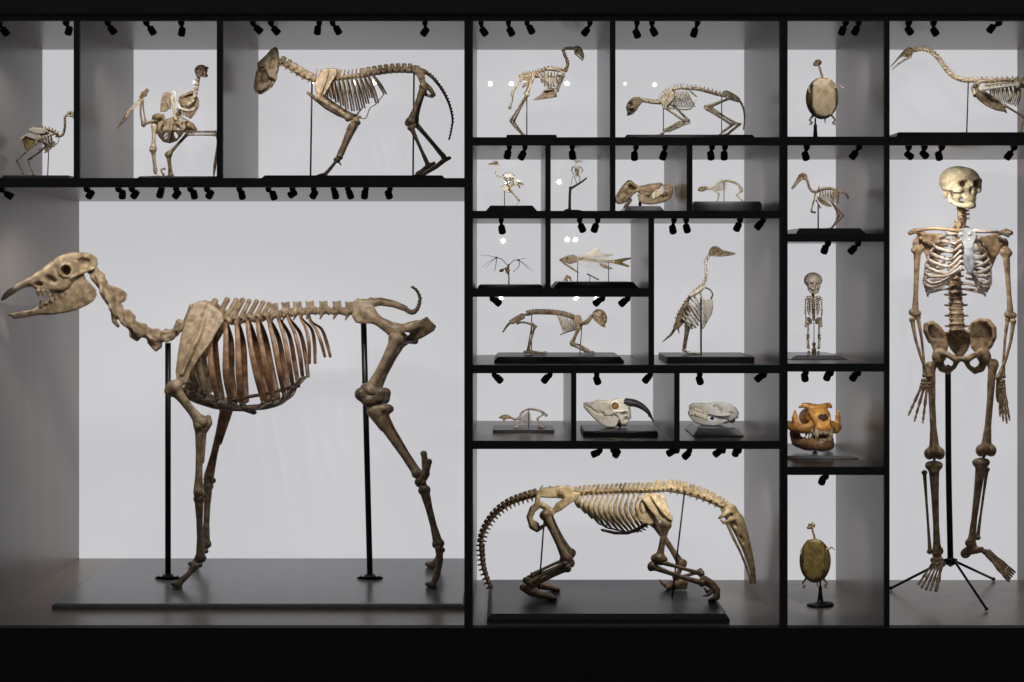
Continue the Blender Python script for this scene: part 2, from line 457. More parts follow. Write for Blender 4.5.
# left unit
unit('display_case', 'wide black framed display case bay holding the camel skeleton', -20, 469)
fascia(Xp(-29), Xp(468.8))
upright(-29, -25, 12, 181, -30, -23); upright(-24, -19.5, 185.5, 626, -26, -17.5, DP2)
upright(75.5, 79.5, 17, 182, 74.8, 80.5); upright(218.5, 222.5, 17, 182, 217.5, 223.5)
upright(465.2, 468.8, 12, 627, 464.4, 468.7, DP2)
shelf(-29, 465.2, 180.5, 185.5, 178.3, 187.5, fxb=464.4, depth=DP2)
bx('case_floor', Xp(-24), Xp(465.2), .0, DP2, Zp(640), FLOOR_Z, 'shelf')
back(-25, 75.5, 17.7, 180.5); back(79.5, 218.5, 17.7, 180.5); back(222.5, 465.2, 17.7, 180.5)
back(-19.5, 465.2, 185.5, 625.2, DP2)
# central unit
unit('display_case', 'central black framed display case divided into many small compartments', 469, 783)
fascia(Xp(469), Xp(783))
upright(469, 473, 12, 627, 468.9, 472.2); upright(779, 783, 12, 627, 779.3, 783)
upright(610.5, 614.5, 17, 213, 609.8, 615.2); upright(546, 550, 143, 290, 545.3, 550.6)
upright(687.2, 691.2, 143, 213, 686.5, 692); upright(649, 653, 216, 367, 648.3, 653.8)
upright(571.8, 575.8, 370, 443, 571, 576.2); upright(674.5, 678.5, 370, 443, 674, 679.2)
shelf(473, 779, 139.5, 143.6, 137.6, 145.7, fxa=472.2, fxb=779.3)
shelf(473, 779, 213, 216.8, 211, 218.6, fxa=472.2, fxb=779.3)
shelf(473, 649, 290, 294.8, 288.3, 296.8, fxa=472.2)
shelf(473, 779, 367.2, 371, 364.8, 373, fxa=472.2, fxb=779.3)
shelf(473, 779, 442.8, 446.6, 440.6, 448.5, fxa=472.2, fxb=779.3)
bx('case_floor', Xp(473), Xp(779), .0, DP, Zp(640), FLOOR_Z, 'shelf')
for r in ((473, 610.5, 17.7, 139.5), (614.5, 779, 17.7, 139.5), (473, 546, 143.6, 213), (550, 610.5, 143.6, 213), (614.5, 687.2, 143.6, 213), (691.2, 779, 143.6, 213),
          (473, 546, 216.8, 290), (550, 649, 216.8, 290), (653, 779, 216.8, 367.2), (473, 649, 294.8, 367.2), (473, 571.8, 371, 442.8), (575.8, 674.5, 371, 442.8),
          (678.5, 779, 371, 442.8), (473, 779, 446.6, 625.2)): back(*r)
# right unit
unit('display_case', 'right black framed display case with a narrow column beside the human skeleton bay', 783, 1096)
fascia(Xp(783.2), Xp(1096))
upright(783.2, 787, 12, 627, 783.2, 786.9); upright(884, 888, 12, 627, 883.4, 888.6); upright(1092, 1096, 12, 627, 1091, 1096)
shelf(787, 884, 139.5, 143.4, 137, 145.5, fxa=786.9, fxb=883.4); shelf(787, 884, 236, 239.8, 233.8, 241.8, fxa=786.9, fxb=883.4)
shelf(787, 884, 365.5, 369.4, 363.4, 371.3, fxa=786.9, fxb=883.4); shelf(787, 884, 468.6, 472.4, 466.6, 474.4, fxa=786.9, fxb=883.4)
shelf(888, 1092, 139.5, 143.6, 137, 145.7, fxa=888.6)
bx('case_floor', Xp(787), Xp(884), .0, DP, Zp(640), FLOOR_Z, 'shelf'); bx('case_floor', Xp(888), Xp(1092), .0, DP, Zp(640), FLOOR_Z, 'shelf')
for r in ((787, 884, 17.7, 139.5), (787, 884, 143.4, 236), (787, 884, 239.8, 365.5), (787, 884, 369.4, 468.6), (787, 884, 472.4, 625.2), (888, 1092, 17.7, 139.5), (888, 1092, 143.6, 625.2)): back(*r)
fl = bx('floor', -6, 7, -9, 2, -.1, 0, 'room'); fl.parent = None; fl['kind'] = 'structure'
fl.location = (0, 0, 0)
K.org = Vector((0, 0, 0)); K.root = None
o = bx('wall_back', -6, 7, 1.45, 1.6, 0, 3.4, 'room'); o['kind'] = 'structure'
K.org = Vector((Xp(939.5), .35, 0))
for v in fl.data.vertices: v.co += K.org

# ------------------------------------------------------------------ spotlights
YL = .06
ROWS = [  # ceiling px, what stands below, [(mount x, head x, head z)], aim px
 (17.7, 'small bird skeleton in the upper left corner', [(-1, 4, 31), (66, 68.5, 30)], (40, 140)),
 (17.7, 'large skeleton with raised wing bones', [(107.8, 111.5, 29.5), (146.3, 151.3, 30), (181.2, 181.6, 31)], (175, 115)),
 (17.7, 'walking big cat skeleton', [(253, 257.7, 29), (271, 275.2, 30), (319.3, 317.4, 29.5), (332.5, 337.2, 29.5), (425, 425, 31)], (345, 100)),
 (17.7, 'tall bird skeleton with folded wings', [(481, 483.6, 31), (508.4, 510.6, 31), (527, 530.7, 29), (590, 586, 31)], (540, 90)),
 (17.7, 'crouching cat skeleton', [(637, 636.7, 33), (652, 653.7, 31), (697.5, 694.6, 32)], (685, 110)),
 (17.7, 'upper turtle skeleton', [(845.7, 843, 30), (858.7, 856.3, 30)], (822, 95)),
 (17.7, 'long necked bird skeleton', [(908.7, 909.4, 30), (933.6, 934.9, 31), (999, 992, 28)], (965, 85)),
 (185.5, 'camel skeleton', [(2, 8, 195), (86.9, 90, 194), (118.6, 122, 194), (131.9, 134.8, 194), (161.7, 160, 193), (176.2, 176.7, 194), (190.5, 193.6, 194), (207, 209.8, 194),
        (239.5, 241.5, 194.5), (268.5, 273, 195), (292.5, 292.7, 193.5), (313.7, 313.9, 194), (333.6, 335, 194), (348, 349.6, 194), (366, 364.6, 194), (390, 388.4, 194)], (240, 340)),
 (143.6, 'small wading bird skeleton', [(509.4, 507.7, 154), (525, 522.4, 155)], (508, 185)),
 (143.6, 'tiny skeleton on a twig', [(572.3, 572.4, 154.5)], (577, 170)),
 (143.6, 'heavy boar skull', [(636, 634.6, 155.5), (665, 663.6, 155)], (645, 195)),
 (143.6, 'little arched skeleton', [(712, 711, 155), (725, 724.4, 155)], (722, 190)),
 (143.4, 'duck skeleton', [(806.8, 805.8, 155.5), (859, 854.4, 154.5)], (825, 195)),
 (143.6, 'human skeleton', [(908.7, 909.2, 155), (924.4, 924.4, 154), (941.8, 939.3, 155.5), (1014, 1009.6, 155)], (958, 320)),
 (216.8, 'bat skeleton', [(501.2, 501.9, 229)], (508, 265)),
 (216.8, 'fish skeleton', [(579.7, 581.8, 227.5), (597.7, 595.2, 227.5)], (590, 262)),
 (216.8, 'upright diving bird skeleton', [(674, 672.9, 229), (686.2, 686.8, 228), (740, 738, 226.5), (763, 759.5, 225)], (698, 300)),
 (294.8, 'ape-like skeleton on all fours', [(492, 496.7, 301.5), (602.6, 597.8, 301.5), (627.8, 623.6, 302)], (555, 330)),
 (371, 'small rodent skeleton', [(494.2, 498.3, 378.7), (550, 546, 378.7)], (527, 415)),
 (371, 'horned skull', [(596.7, 597.1, 380), (650.2, 647.2, 378.7)], (615, 412)),
 (371, 'toothed skull on a charcoal board', [(699.7, 699.8, 380), (764, 759.8, 377.5)], (713, 413)),
 (446.6, 'anteater skeleton', [(600, 596, 453.5), (612.8, 617, 453.2), (677, 671.5, 452.3), (689.4, 687, 455), (723, 718, 452.7), (739, 736.2, 452)], (620, 525)),
 (239.8, 'infant skeleton', [(828, 825.3, 249), (858, 853.2, 249.5)], (814, 310)),
 (369.4, 'orange fanged skull', [(805.6, 805, 377), (830.8, 827.9, 376), (858, 854.5, 376.5)], (815, 425)),
 (472.4, 'lower turtle skeleton', [(825.8, 822.8, 480.3)], (815, 560)),
]
ORD = 'first second third fourth fifth sixth seventh eighth ninth tenth eleventh twelfth thirteenth fourteenth fifteenth sixteenth'.split()
LP = dict(power=1.15)
def spotlight(zc, mx, hx, hz, label, group, aim, power):
    K.y0 = YL
    e = bpy.data.objects.new('spotlight', None); COL.objects.link(e)
    top = Vector((Xp(mx)*(1+YL/D), YL, Zp(zc)-.0006))
    top.x = wx(mx, YL)
    e.location = top; e['label'] = label; e['category'] = 'spotlight'; e['group'] = group
    K.root = e; K.org = Vector(top)
    hc = Vector((wx(hx, YL), YL+.006, wz(hz, YL)))
    Ya = aim[2] if len(aim) > 2 else (.38 if zc != 185.5 else .7)
    tgt = Vector((wx(aim[0], Ya), Ya, wz(aim[1], Ya)))
    # direction the barrel points: leans the way the photo shows, and back into the case
    dx = (hx-mx)
    dirv = Vector(((hx-mx)*.0032+ (tgt.x-hc.x)*.12, .020, -.024)).normalized()
    def cyl(b, a, c, prof, n=14):
        a, c = Vector(a), Vector(c); ax = (c-a).normalized(); q = ax.orthogonal().normalized(); w = ax.cross(q); L = (c-a).length
        V, F = [], []
        for t, r in prof:
            for j in range(n):
                g = 2*math.pi*j/n; V.append(a+ax*L*t+(q*math.cos(g)+w*math.sin(g))*r)
        for i in range(len(prof)-1):
            for j in range(n): F.append((i*n+j, i*n+(j+1) % n, (i+1)*n+(j+1) % n, (i+1)*n+j))
        F.append(tuple(range(n))[::-1]); F.append(tuple((len(prof)-1)*n+j for j in range(n)))
        return b.add([tuple(v) for v in V], F)
    zf = wz({17.7: 21.3, 185.5: 187.5, 143.6: 145.7, 143.4: 145.5, 216.8: 218.6, 294.8: 296.8, 371: 373, 446.6: 448.5, 239.8: 241.8, 369.4: 371.3, 472.4: 474.4}[zc], YL)
    zj = zf-.010                                     # pivot block just under the frame
    b = MB(); box(b, top.x-.010, top.x+.010, YL-.012, YL+.012, zj, top.z); 
    link('mounting_block', b.V, b.F, 'lampbody', e, smooth=False)
    b = MB(); cyl(b, (top.x, YL-.011, zj-.001), (top.x, YL+.011, zj-.001), ((0, .0085), (1, .0085)))
    link('pivot', b.V, b.F, 'lampbody', e)
    a = hc-dirv*.015; c = hc+dirv*.0165
    b = MB(); cyl(b, a, c, ((0, .006), (.06, .0125), (.14, .0135), (.40, .0135), (.42, .0120), (.48, .0120), (.50, .0142), (1., .0142), (1.001, .0122), (.62, .0105), (.60, .009)))
    hd = link('lamp_head', b.V, b.F, 'lampbody', e, smooth=False)
    b = MB(); cyl(b, Vector((top.x, YL, zj)), a+dirv*.008, ((0, .0065), (1, .0065)), 8)
    link('swivel_arm', b.V, b.F, 'lampbody', e)
    b = MB(); cyl(b, c-dirv*.013, c-dirv*.011, ((0, .0046), (1, .0044)))
    link('lens', b.V, b.F, 'lens', hd)
    ld = bpy.data.lights.new('lamp', 'SPOT'); ld.energy = power; ld.color = (1, .93, .84)
    ld.spot_size = math.radians(78); ld.spot_blend = .9; ld.shadow_soft_size = .010
    lo = bpy.data.objects.new('lamp', ld); COL.objects.link(lo); lo.parent = e
    lo.location = (c+dirv*.006)-top
    jit = Vector((0, 0, 0))
    dd = (tgt+jit-(c+dirv*.006)).normalized()
    lo.rotation_euler = dd.to_track_quat('-Z', 'Y').to_euler()
PW = {'camel skeleton': 4.8, 'human skeleton': 8.5, 'anteater skeleton': 3.1, 'small bird skeleton in the upper left corner': 3., 'large skeleton with raised wing bones': 3., 'walking big cat skeleton': 2.2, 'lower turtle skeleton': 3.2, 'long necked bird skeleton': 2.4, 'horned skull': 1.2, 'toothed skull on a charcoal board': 1.2}
GAIN = 1.
AIMS = {'camel skeleton': [(60,285,.3),(40,285,.3),(130,320),(90,275,.35),(185,400),(160,360),(210,330),(190,520),(260,350),(280,400),(230,340),(300,340),(350,330),(370,450),(380,380),(425,530)],
 'human skeleton': [(962,192,.36), (960,350), (955,250), (985,480)],
 'anteater skeleton': [(510,520),(560,520),(620,515),(655,540),(690,520),(735,545)]}
for zc, what, L, aim in ROWS:
    n = len(L)
    for i, (mx, hx, hz) in enumerate(L):
        if n == 1: lab = f'single small black spotlight above the {what}'
        elif n == 2: lab = f'small black spotlight above the {what}, the {"left" if i == 0 else "right"} one'
        else: lab = f'small black spotlight above the {what}, {ORD[i]} from the left'
        p = PW.get(what, 1.7 if n <= 2 else 1.5)*GAIN
        # lamps fan out over the length of what they light
        ax = aim[0]*.45+hx*.55 if n > 2 else aim[0]*.7+hx*.3
        A = AIMS[what][i] if what in AIMS else (ax, aim[1])
        spotlight(zc, mx, hx, hz, lab, f'spotlights above the {what}', A, p)
# ------------------------------------------------------------------ camel skeleton
def camel():
    def bend(V):
        V = np.array(V, float); t = np.clip((178-V[:,0])/(178-92), 0, 1); e = np.clip((92-V[:,0])/90, 0, 1.1)
        V[:,1] += -72*t*t*(3-2*t)-74*e; return V
    zt = Zp(626)+.0
    root = thing('camel_skeleton', 'large brown camel skeleton standing on a wide black board, held by two thick black rods', 'skeleton', 262, 610, .70, zb=None)
    K.zb = FLOOR_Z; K.root.location.z = FLOOR_Z; K.org = Vector(K.root.location)
    K.zb = board(55, 462.4, 603.5, .245, 1.09, FLOOR_Z, 2.5, 'basegrey', .75)
    m, mr, md = 'camel', 'camelrib', 'cameldark'
    # skull
    up = [(2,298),(6,292),(14,285),(22,280),(32,275),(44,267),(54,259),(63,254),(72,252),(82,252),(92,254),(97,258),(98,264),(95,271),(86,273),(79,274),(74,281),(70,288),(62,292),(52,293),(42,292),(36,290),(33,287),(28,287),(20,290),(12,296),(5,300)]
    s = SDF().pol(up, [(2,1.5),(14,3),(24,5),(36,7),(50,10),(62,14),(74,14.5),(88,12),(98,6)], rnd=4.5)
    s.cut2((66,15.5,270.5), (5.6,9,5.8), k=1.5)                     # orbits
    s.cut2((50,13,279), (7.5,5,3.6), 25, k=2)                        # hollow in front of the orbit
    s.cut2((84,14.5,264), (8,6.5,6.5), -10, k=2)                      # temple
    s.d(Ell((31,0,277.5), (10,3.4,4), 27), 1.5)                      # nasal opening
    s.cut2((38,7.5,284), (5,3,2.4), k=1)
    for q in (1, -1):
        s.path([(71,q*14,278),(79,q*15.5,274),(88,q*14.5,270),(94,q*11,268)], [2.2,1.7,1.7,2], k=1.2)
        for a in range(12):                                          # ring of bone round the orbit
            t0, t1 = a*math.pi/6, (a+1)*math.pi/6
            s.cap((66+6.6*math.cos(t0), q*14.5, 270.5+6.4*math.sin(t0)), (66+6.6*math.cos(t1), q*14.5, 270.5+6.4*math.sin(t1)), 1.3, k=.6)
        s.cap((77,q*14,262), (79,q*13,274), 1.6, k=1)
    for x in range(38, 68, 5):
        for q in (1, -1): s.cap((x, q*7.5, 291), (x+.5, q*7.8, 296-abs(x-52)*.05), 2.3, 1.5, k=.5)
    sk = s.out('skull', m, .85, frame=bend)
    SDF().pol([(0.8,299.5),(4,293),(9,288.5),(14,287),(13,293),(7,298.5),(2,301)], [(0,1.6),(14,3.6)], rnd=1.2).out('snout_tip', 'bill', .7, sk, 'dark snout tip', frame=bend)
    lj = [(10,316),(14,312.5),(22,311),(34,309),(41,304),(52,300),(62,294),(69,288),(74,279),(79,269),(83,270),(86,279),(91,284),(96,289),(97,295),(94,301),(86,306),(77,310),(66,313),(52,315),(38,315),(26,317.5),(14,319)]
    s = SDF().pol(lj, [(10,3),(28,4.5),(40,6),(60,9.5),(80,12),(97,12)], rnd=2.2)
    s.d(Pol([(34,330),(34,260),(44,255),(110,255),(110,330)], [(34,.5),(45,3.5),(60,6.5),(80,9),(110,9.5)], rnd=.5), 1)
    for x in range(41, 70, 5):
        for q in (1, -1): s.cap((x, q*(x*.14), 306-(x-41)*.52), (x-.3, q*(x*.14), 300.5-(x-41)*.52), 2.2, 1.3, k=.5)
    for q in (1, -1): s.cap((13,q*1.8,315), (8.5,q*2,314.5), 1.6, 1.2, k=.6)
    s.cap((79,10,272), (79,12,268), 1.6); s.cap((79,-10,272), (79,-12,268), 1.6)
    s.out('mandible', m, .8, sk, frame=bend)
    # neck: seven long vertebrae with wings and lower flanges
    C = [(91,268),(101,282),(110,299),(119,313),(131,324),(146,332.5),(160,337),(171,335)]
    s = SDF()
    for i in range(7):
        a, b = np.array([C[i][0],0,C[i][1]], float), np.array([C[i+1][0],0,C[i+1][1]], float)
        t = (b-a)/np.linalg.norm(b-a); n = np.array([-t[2],0,t[0]]);
        if n[2] > 0: n = -n
        if i < 3: n = np.array([abs(n[0]),0,-abs(n[2])])
        s.cap(a+t*.5, b-t*1., 4.6, 4.9, 2.5); s.ell(b-t*1, 5.6, k=2); s.ell(a+t*2, 5.2, k=2)
        s.cap(a+t*4+n*3, b-t*4+n*5.4, 1.9, 2.2, 1.5)
        for q in (1, -1):
            s.path([a+t*3-n*2+[0,q*5,0], (a+b)/2-n*4.5+[0,q*9,0], b-t*3-n*5+[0,q*7,0]], [2,2.2,1.6], 1.5)
            s.cap(b-t*1+n*3+[0,q*3,0], b+t*2.5+n*4.4+[0,q*3.5,0], 1.9, 1.6, 1)
            s.d(Ell((a+b)/2+[0,q*6.2,0]+n*1.5, (4.5,3,1.8), math.degrees(math.atan2(t[2],t[0]))), 1.2)
    s.path([(112,0,288),(119,0,291),(124,0,295),(123,0,299),(116,0,301)], [2.4,2.8,3.2,3,3], 2.5)       # tall crest of the second vertebra
    s.path([(132,0,326),(131,0,336),(137,0,339.5),(142,0,334)], [3,1.8,2,2.2], 2); s.path([(150,0,336),(149,0,342),(156,0,349),(160,0,346),(158,0,338)], [3,2,2.6,2.4,3], 2); s.path([(113,0,306),(114,0,321),(118,0,326)], [3,2.4,1.8], 2); s.path([(128,0,312),(134,0,317)], [3,2], 2)
    s.ell((118,0,296), (7,2.2,4.6), k=2); s.ell((136,0,332), (5,1.6,5.4), k=2); s.ell((155,0,341), (4.4,1.8,5.6), k=2)
    s.out('neck_vertebrae', m, .8, frame=bend)
    # trunk vertebrae
    cen = [(170,336),(180,329),(192,325),(205,323),(225,321),(246,319),(266,316.5),(286,313),(310,311),(335,311),(354,312)]
    cl = cr([(x,0,z) for x, z in cen], 8)
    def cz(x): return float(np.interp(x, cl[:,0], cl[:,2]))
    tips = [(179,319.5,3.1),(192,304,3),(205,300.5,3),(215,298.5,2.9),(227,297.5,2.7),(236,298,2.5),(242.5,298,2.4),(249,299,2.3),(256.5,299.5,2.3),(263,300.5,2.2),(269,302,2.2)]
    base = [175,184,195,205,215,224,232,240,247,255,262]
    s = SDF(); s.path([(x,0,z) for x, z in cen[:8]], 3.2, 1)
    for (tx, tz, r), bxx in zip(tips, base):
        s.cap((bxx,0,cz(bxx)), (tx,0,tz+r), r*1.15, r, 1.5); s.ell((tx,0,tz+r*.9), (r*1.15,r*.9,r*1.1), k=.8)
        s.ell((bxx,0,cz(bxx)+1), (4.2,4.4,3.9), k=1)
        for q in (1,-1): s.cap((bxx,0,cz(bxx)-1), (bxx+2,q*9,cz(bxx)-2), 2, 1.7, 1)
    s.out('chest_vertebrae', m, .9)
    s = SDF()
    for bxx, tx, tz in ((275,273.5,302),(287,285,301),(298,297,300.5),(311,309.5,300),(324.5,323,300),(338,336.5,300),(350,349,300.5)):
        c = cz(bxx)
        s.cap((bxx-4.6,0,c), (bxx+4.6,0,c), 3.4, 3.4, .6); s.ell((bxx-4.6,0,c), (1.6,4.6,4.8), k=.8); s.ell((bxx+4.6,0,c), (1.6,4.6,4.8), k=.8)
        s.pol([(bxx-3.5,c),(tx-4.5,tz+.5),(tx-1,tz+1.6),(tx+4.6,tz+.3),(bxx+3.4,c-1)], 1.6, rnd=1, k=1.4)
        for q in (1,-1):
            s.cap((bxx,q*3,c), (bxx-3.5,q*15,c+2.5), 2, 1.3, 1); s.cap((bxx-2,q*2,c+3), (bxx-4.5,q*4,c+8), 1.8, .9, 1)
    s.path([(268,0,316),(300,0,311.6),(354,0,312)], 2.2, .6)
    s.out('loin_vertebrae', m, .9)
    # ribs
    near = [((190,328),(184,348),(190,372),(197,386)),((200,328),(197,348),(200,372),(205,392)),((212,326),(210,345),(212,372),(217,397)),((224,324),(226,345),(226,374),(230,399)),
            ((235,322),(238,345),(239,375),(241,402)),((246,321),(250,342),(256,372),(263.5,402)),((256,320),(260,338),(266,368),(273,399)),((267,319),(273,338),(279,368),(284,394)),
            ((277,318.5),(284,336),(289,362),(293,387)),((287,318),(295,334),(300,356),(302.6,377)),((299.6,318),(306,329),(309,344),(309.6,363.5)),((308.5,320),(316,329),(321,342),(325,357))]
    wid = [3.4,3.4,3.2,3.4,3.4,3.3,3.2,2.9,2.5,2.3,1.9,1.8]
    lat = [22,26,30,33,36,38,39,39,38,35,31,26]
    for q in (-1, 1):
        for i, p in enumerate(near):
            sh = 0 if q < 0 else 5.5
            L = lat[i]; d = [4, L*.82, L, L*(.72 if i < 10 else .9)]
            x0 = p[0]; P = [(x0[0], q*3, cz(x0[0])+1), (x0[0]+1.5+sh*.3, q*L*.55, x0[1]+1.5)]+[(a+sh, q*dd, b) for (a, b), dd in zip(p[1:], d[1:])]
            w = wid[i]; tube('rib', P, [w*.62, w*.66, w*.85, w, w*.8], mr if i > 1 else m, n=10, sub=6, flat=.42, axis=(1, 0, 0))
    # breastbone and cartilages
    s = SDF()
    s.path([(176,0,386),(186,0,394),(198,0,399),(214,0,404),(232,0,407),(244,0,409),(253,0,412)], [3,4.6,5,5,4.4,2.6,2.6], 2.5); s.ell((254,0,412.5), (3,3.4,2.2), k=1)
    s.out('breastbone', md, .9)
    for q in (-1, 1):
        sh = 0 if q < 0 else 3
        ends = [(197,386,(190,393)),(205,392,(198,398)),(217,397,(208,401)),(230,399,(220,404)),(241,402,(229,406))]
        for i, (ex, ez, t) in enumerate(ends):
            L = lat[i]*.72; tube('rib_cartilage', [(ex+sh, q*L, ez), (ex-1+sh, q*L*.7, ez+5), (t[0], q*4, t[1])], [2.2, 1.9, 1.9], md, n=7, sub=5)
        for i, (P) in enumerate([[(263.5,402),(256,408),(240,407)],[(273,399),(270,405),(248,410)],[(284,394),(280,402),(262,408),(240,408.5)],[(293,387),(288,396),(272,404),(246,407)],[(302.6,377),(292,386),(268,393),(240,398),(228,402)]]):
            L = lat[i+5]*.72; n = len(P)
            tube('rib_cartilage', [(x+(sh if j < n-1 else 0), q*(L*(1-j/(n-1))+4), z) for j, (x, z) in enumerate(P)], [1.6]+[1.7]*(n-2)+[2.], md, n=7, sub=6)
    # shoulder blades
    for q, dx in ((-1, 0), (1, 7)):
        pl = [(193,304),(199,301),(208,301.5),(217,308),(223.5,314),(224,321),(218,330),(209,346),(198,360),(190,373),(188,382),(182,385),(177,381),(175.5,372),(178,352),(181,335),(186,317)]
        s = SDF().pol([(x+dx, z) for x, z in pl], [(300,2.4),(340,2.2),(365,3.2),(385,4.6)], yc=[(300,q*22),(340,q*33),(385,q*41)], rnd=1.8, axis='z')
        s.path([(208+dx,q*25,306),(200+dx,q*34,332),(187+dx,q*42,362),(182+dx,q*45,374)], [1.4,2.2,2.2,1.6], 3)
        s.ell((182+dx,q*40,381), (6,5,4.5), k=2)
        s.out('shoulder_blade', m, .8)
    # front legs: the near one a little in front of the far one
    for q, H, R, Cn, Ph in ((-1, ((173,387),(202,424)), ((200,426),(198.5,492)), ((199,497),(200.5,559)), (197,565,175,590)),
                            (1, ((190,388),(225,405)), ((226,404),(209,476)), ((208,484),(205.5,545)), (203,551,192,566))):
        d = q*42; d2 = q*46; d3 = q*(50 if q < 0 else 52)
        bone('upper_arm_bone', (H[0][0], d, H[0][1]), (H[1][0], d2, H[1][1]), 5.4 if q < 0 else 4.8, m if q < 0 else mr, 1.75, 1.55, w0=1.2, h=.85)
        a, b = np.array([R[0][0], d2, R[0][1]]), np.array([R[1][0], d3, R[1][1]])
        s = SDF(); t = b-a; s.path([a, a+t*.12, a+t*.4, a+t*.7, a+t*.9, b], [6.2,4.8,3.7,3.6,4.6,5.4], 2)
        for e in (-1, 1): s.ell(b+[0,e*2.6,0], 4, k=1.5); s.ell(a+[e*1.5,e*3,0], 5, k=2)
        s.path([a+[5,0,4], a+[9,0,-3], a+[8.5,0,-9]], [3.4,3.6,2.6], 2)              # elbow
        s.cap(a+[4.5,0,8], a+t*.55+[4.2,0,0], 2.2, 1.1, 1)
        s.d(Ell(a+t*.3+[2.6,-3.4,0], (1.1,2.5,12)), 1)
        s.out('forearm_bone', m if q < 0 else mr, .85)
        s = SDF(); c = (b+np.array([Cn[0][0], d3, Cn[0][1]]))/2
        for ox, oy, oz in ((-2.4,-2.4,-1),(2.4,-2.4,-1.2),(-2,2.4,-1),(2,2.4,1.6),(-2.2,-2.2,2),(2.4,-1.8,2.2)): s.ell(c+[ox,oy,oz], 2.9, k=.8)
        s.ell(c+[5,0,.5], (2.6,2.4,3), k=1)
        s.out('wrist_bones', md, .7)
        bone('cannon_bone', (Cn[0][0], d3, Cn[0][1]+1), (Cn[1][0], d3, Cn[1][1]), 3.9, md, 1.4, 1.5, h=.8)
        gz = ft(d3)
        x0, z0, x1, z1 = Ph
        s = SDF()
        for e in (-1, 1):
            s.path([(x0-1,d3+e*3.2,z0+1),(x0*.68+x1*.32,d3+e*4.2,z0*.66+gz*.34),(x0*.36+x1*.64,d3+e*4.8,z0*.32+gz*.68-1.5),(x1+4,d3+e*5.2,gz-4.4)], [3.3,2.6,3.2,3], 1.4)
            s.ell((x1+1.5,d3+e*5.2,gz-3.2), (6,3.6,3.3), 12, k=1.5); s.ell((x0+3,d3+e*3,z0), 2.7, k=1)
        s.out('toe_bones', md, .75)
    # pelvis
    s = SDF(); s.path([(352,0,309),(366,0,304),(380,0,301.5),(394,0,304),(404,0,308)], [5,4.8,4.2,3.6,3.2], 3)
    for x, z in ((356,303),(364,300.5),(372,299)): s.cap((x,0,z+4), (x-1,0,z), 2.2, 2, 1.5)
    for q in (1, -1):
        s.pol([(352,303),(358,298),(364,300),(371,300),(374,306),(378,316),(372,323),(364,324),(356,323),(352,317)], 3, yc=[(298,q*22),(322,q*26)], rnd=2, k=3)
        s.cap((362,q*8,308), (362,q*22,311), 6, 6, 4)
        s.path([(368,q*25,314),(380,q*25,322),(392,q*24,329),(404,q*22,330),(416,q*20,325)], [6.4,5.2,7,5.6,4.6], 3)
        s.ell((396,q*25,331), (8.5,6,7), k=3)
        s.pol([(404,324),(418,321),(427,316.5),(431,321),(436.5,326),(434,331),(424,337),(414,342),(406,341),(396,337)], 3, yc=[(316,q*25),(342,q*10)], rnd=1.8, k=3)
        s.path([(398,q*20,336),(406,q*8,340.5),(415,0,341)], [4,3.4,3], 2)
        s.d(Ell((405,q*20,334.5), (5.5,14,2.2), -12), 1)
    s.out('pelvis', m, .95)
    tl = [(404,0,308),(409,0,312),(414,0,312.5),(418,0,308),(420,0,301),(418.5,0,294),(415,0,289),(411.5,0,287)]
    verts('tail', tl, 13, 2.0, md, sp=1.1, lat=1.0, h=.6, rc2=1.1, sp2=.2, join=.5)
    # hind legs
    for q in (-1, 1):
        d = q*30; dx = 0 if q < 0 else 5; gz_d = q*50
        bone('thigh_bone', (397+dx, d, 338), (369+dx, q*38, 392), 5.2, m, 1.55, 1.75, w1=1.2, h=.85)
        s = SDF(); s.ell((361+dx,q*40,394), (6.5,6,6.5), k=2); s.ell((369+dx,q*38-3,401), (8,6,6), k=3); s.ell((380+dx,q*38,393), (6,6,5.5), k=3); s.cap((362+dx,q*39,396), (380+dx,q*38,399), 5, 5, 3)
        s.out('knee_joint', md, .85)
        a, b = np.array([374+dx, q*38, 411.]), np.array([417+dx*.3, q*44, 474.]); t = b-a
        s = SDF(); s.path([a, a+t*.1, a+t*.3, a+t*.7, a+t*.92, b], [7.4,6.6,4.6,3.6,4,4.8], 3); s.ell(a+[8,0,-2], (7,6.5,5), k=3); s.path([a+[-4,0,-1], a+t*.28+[-4.5,0,0]], [3,2], 2)
        for e in (-1,1): s.ell(b+[e*1.5,e*2.5,0], 4, k=1.5)
        s.out('shin_bone', m if q < 0 else mr, .85)
        s = SDF(); s.path([(419+dx*.3,q*45,482),(425+dx*.2,q*45,474),(429-(5 if q > 0 else 0),q*45,462 if q < 0 else 454)], [4.6,4,2.9], 2)
        s.ell((428.5-(5 if q > 0 else 0),q*45,461.5 if q < 0 else 453.5), (3.3,3.2,3), k=1.5)
        for ox, oy, oz in ((0,-2,0),(4,-2,2),(0,2,3),(5,2,5),(3,-2,7)): s.ell((419+ox,q*45+oy,481+oz), 3.4, k=1)
        s.out('ankle_bones', md, .75)
        bone('cannon_bone', (424, q*46, 489), (438.5, q*49, 545), 4.2, md, 1.45, 1.45, h=.8)
        gz = ft(gz_d); s = SDF()
        z0 = 549
        for e in (-1, 1):
            s.path([(439,gz_d+e*3.2,z0),(440,gz_d+e*4,z0*.7+gz*.3),(437,gz_d+e*4.6,z0*.3+gz*.7-2),(433,gz_d+e*5,gz-4.2)], [4,3.2,3.4,2.9], 1.6)
            s.ell((431,gz_d+e*5,gz-3.2), (6.2,3.6,3.2), 14, k=1.5); s.ell((442.5,gz_d+e*3,z0+1), 2.8, k=1)
        s.out('toe_bones', md, .75)
    rod(168, 343, 168, r=3.05, flange=13); rod(363.5, 318, 370, r=3.05, flange=13)
camel()
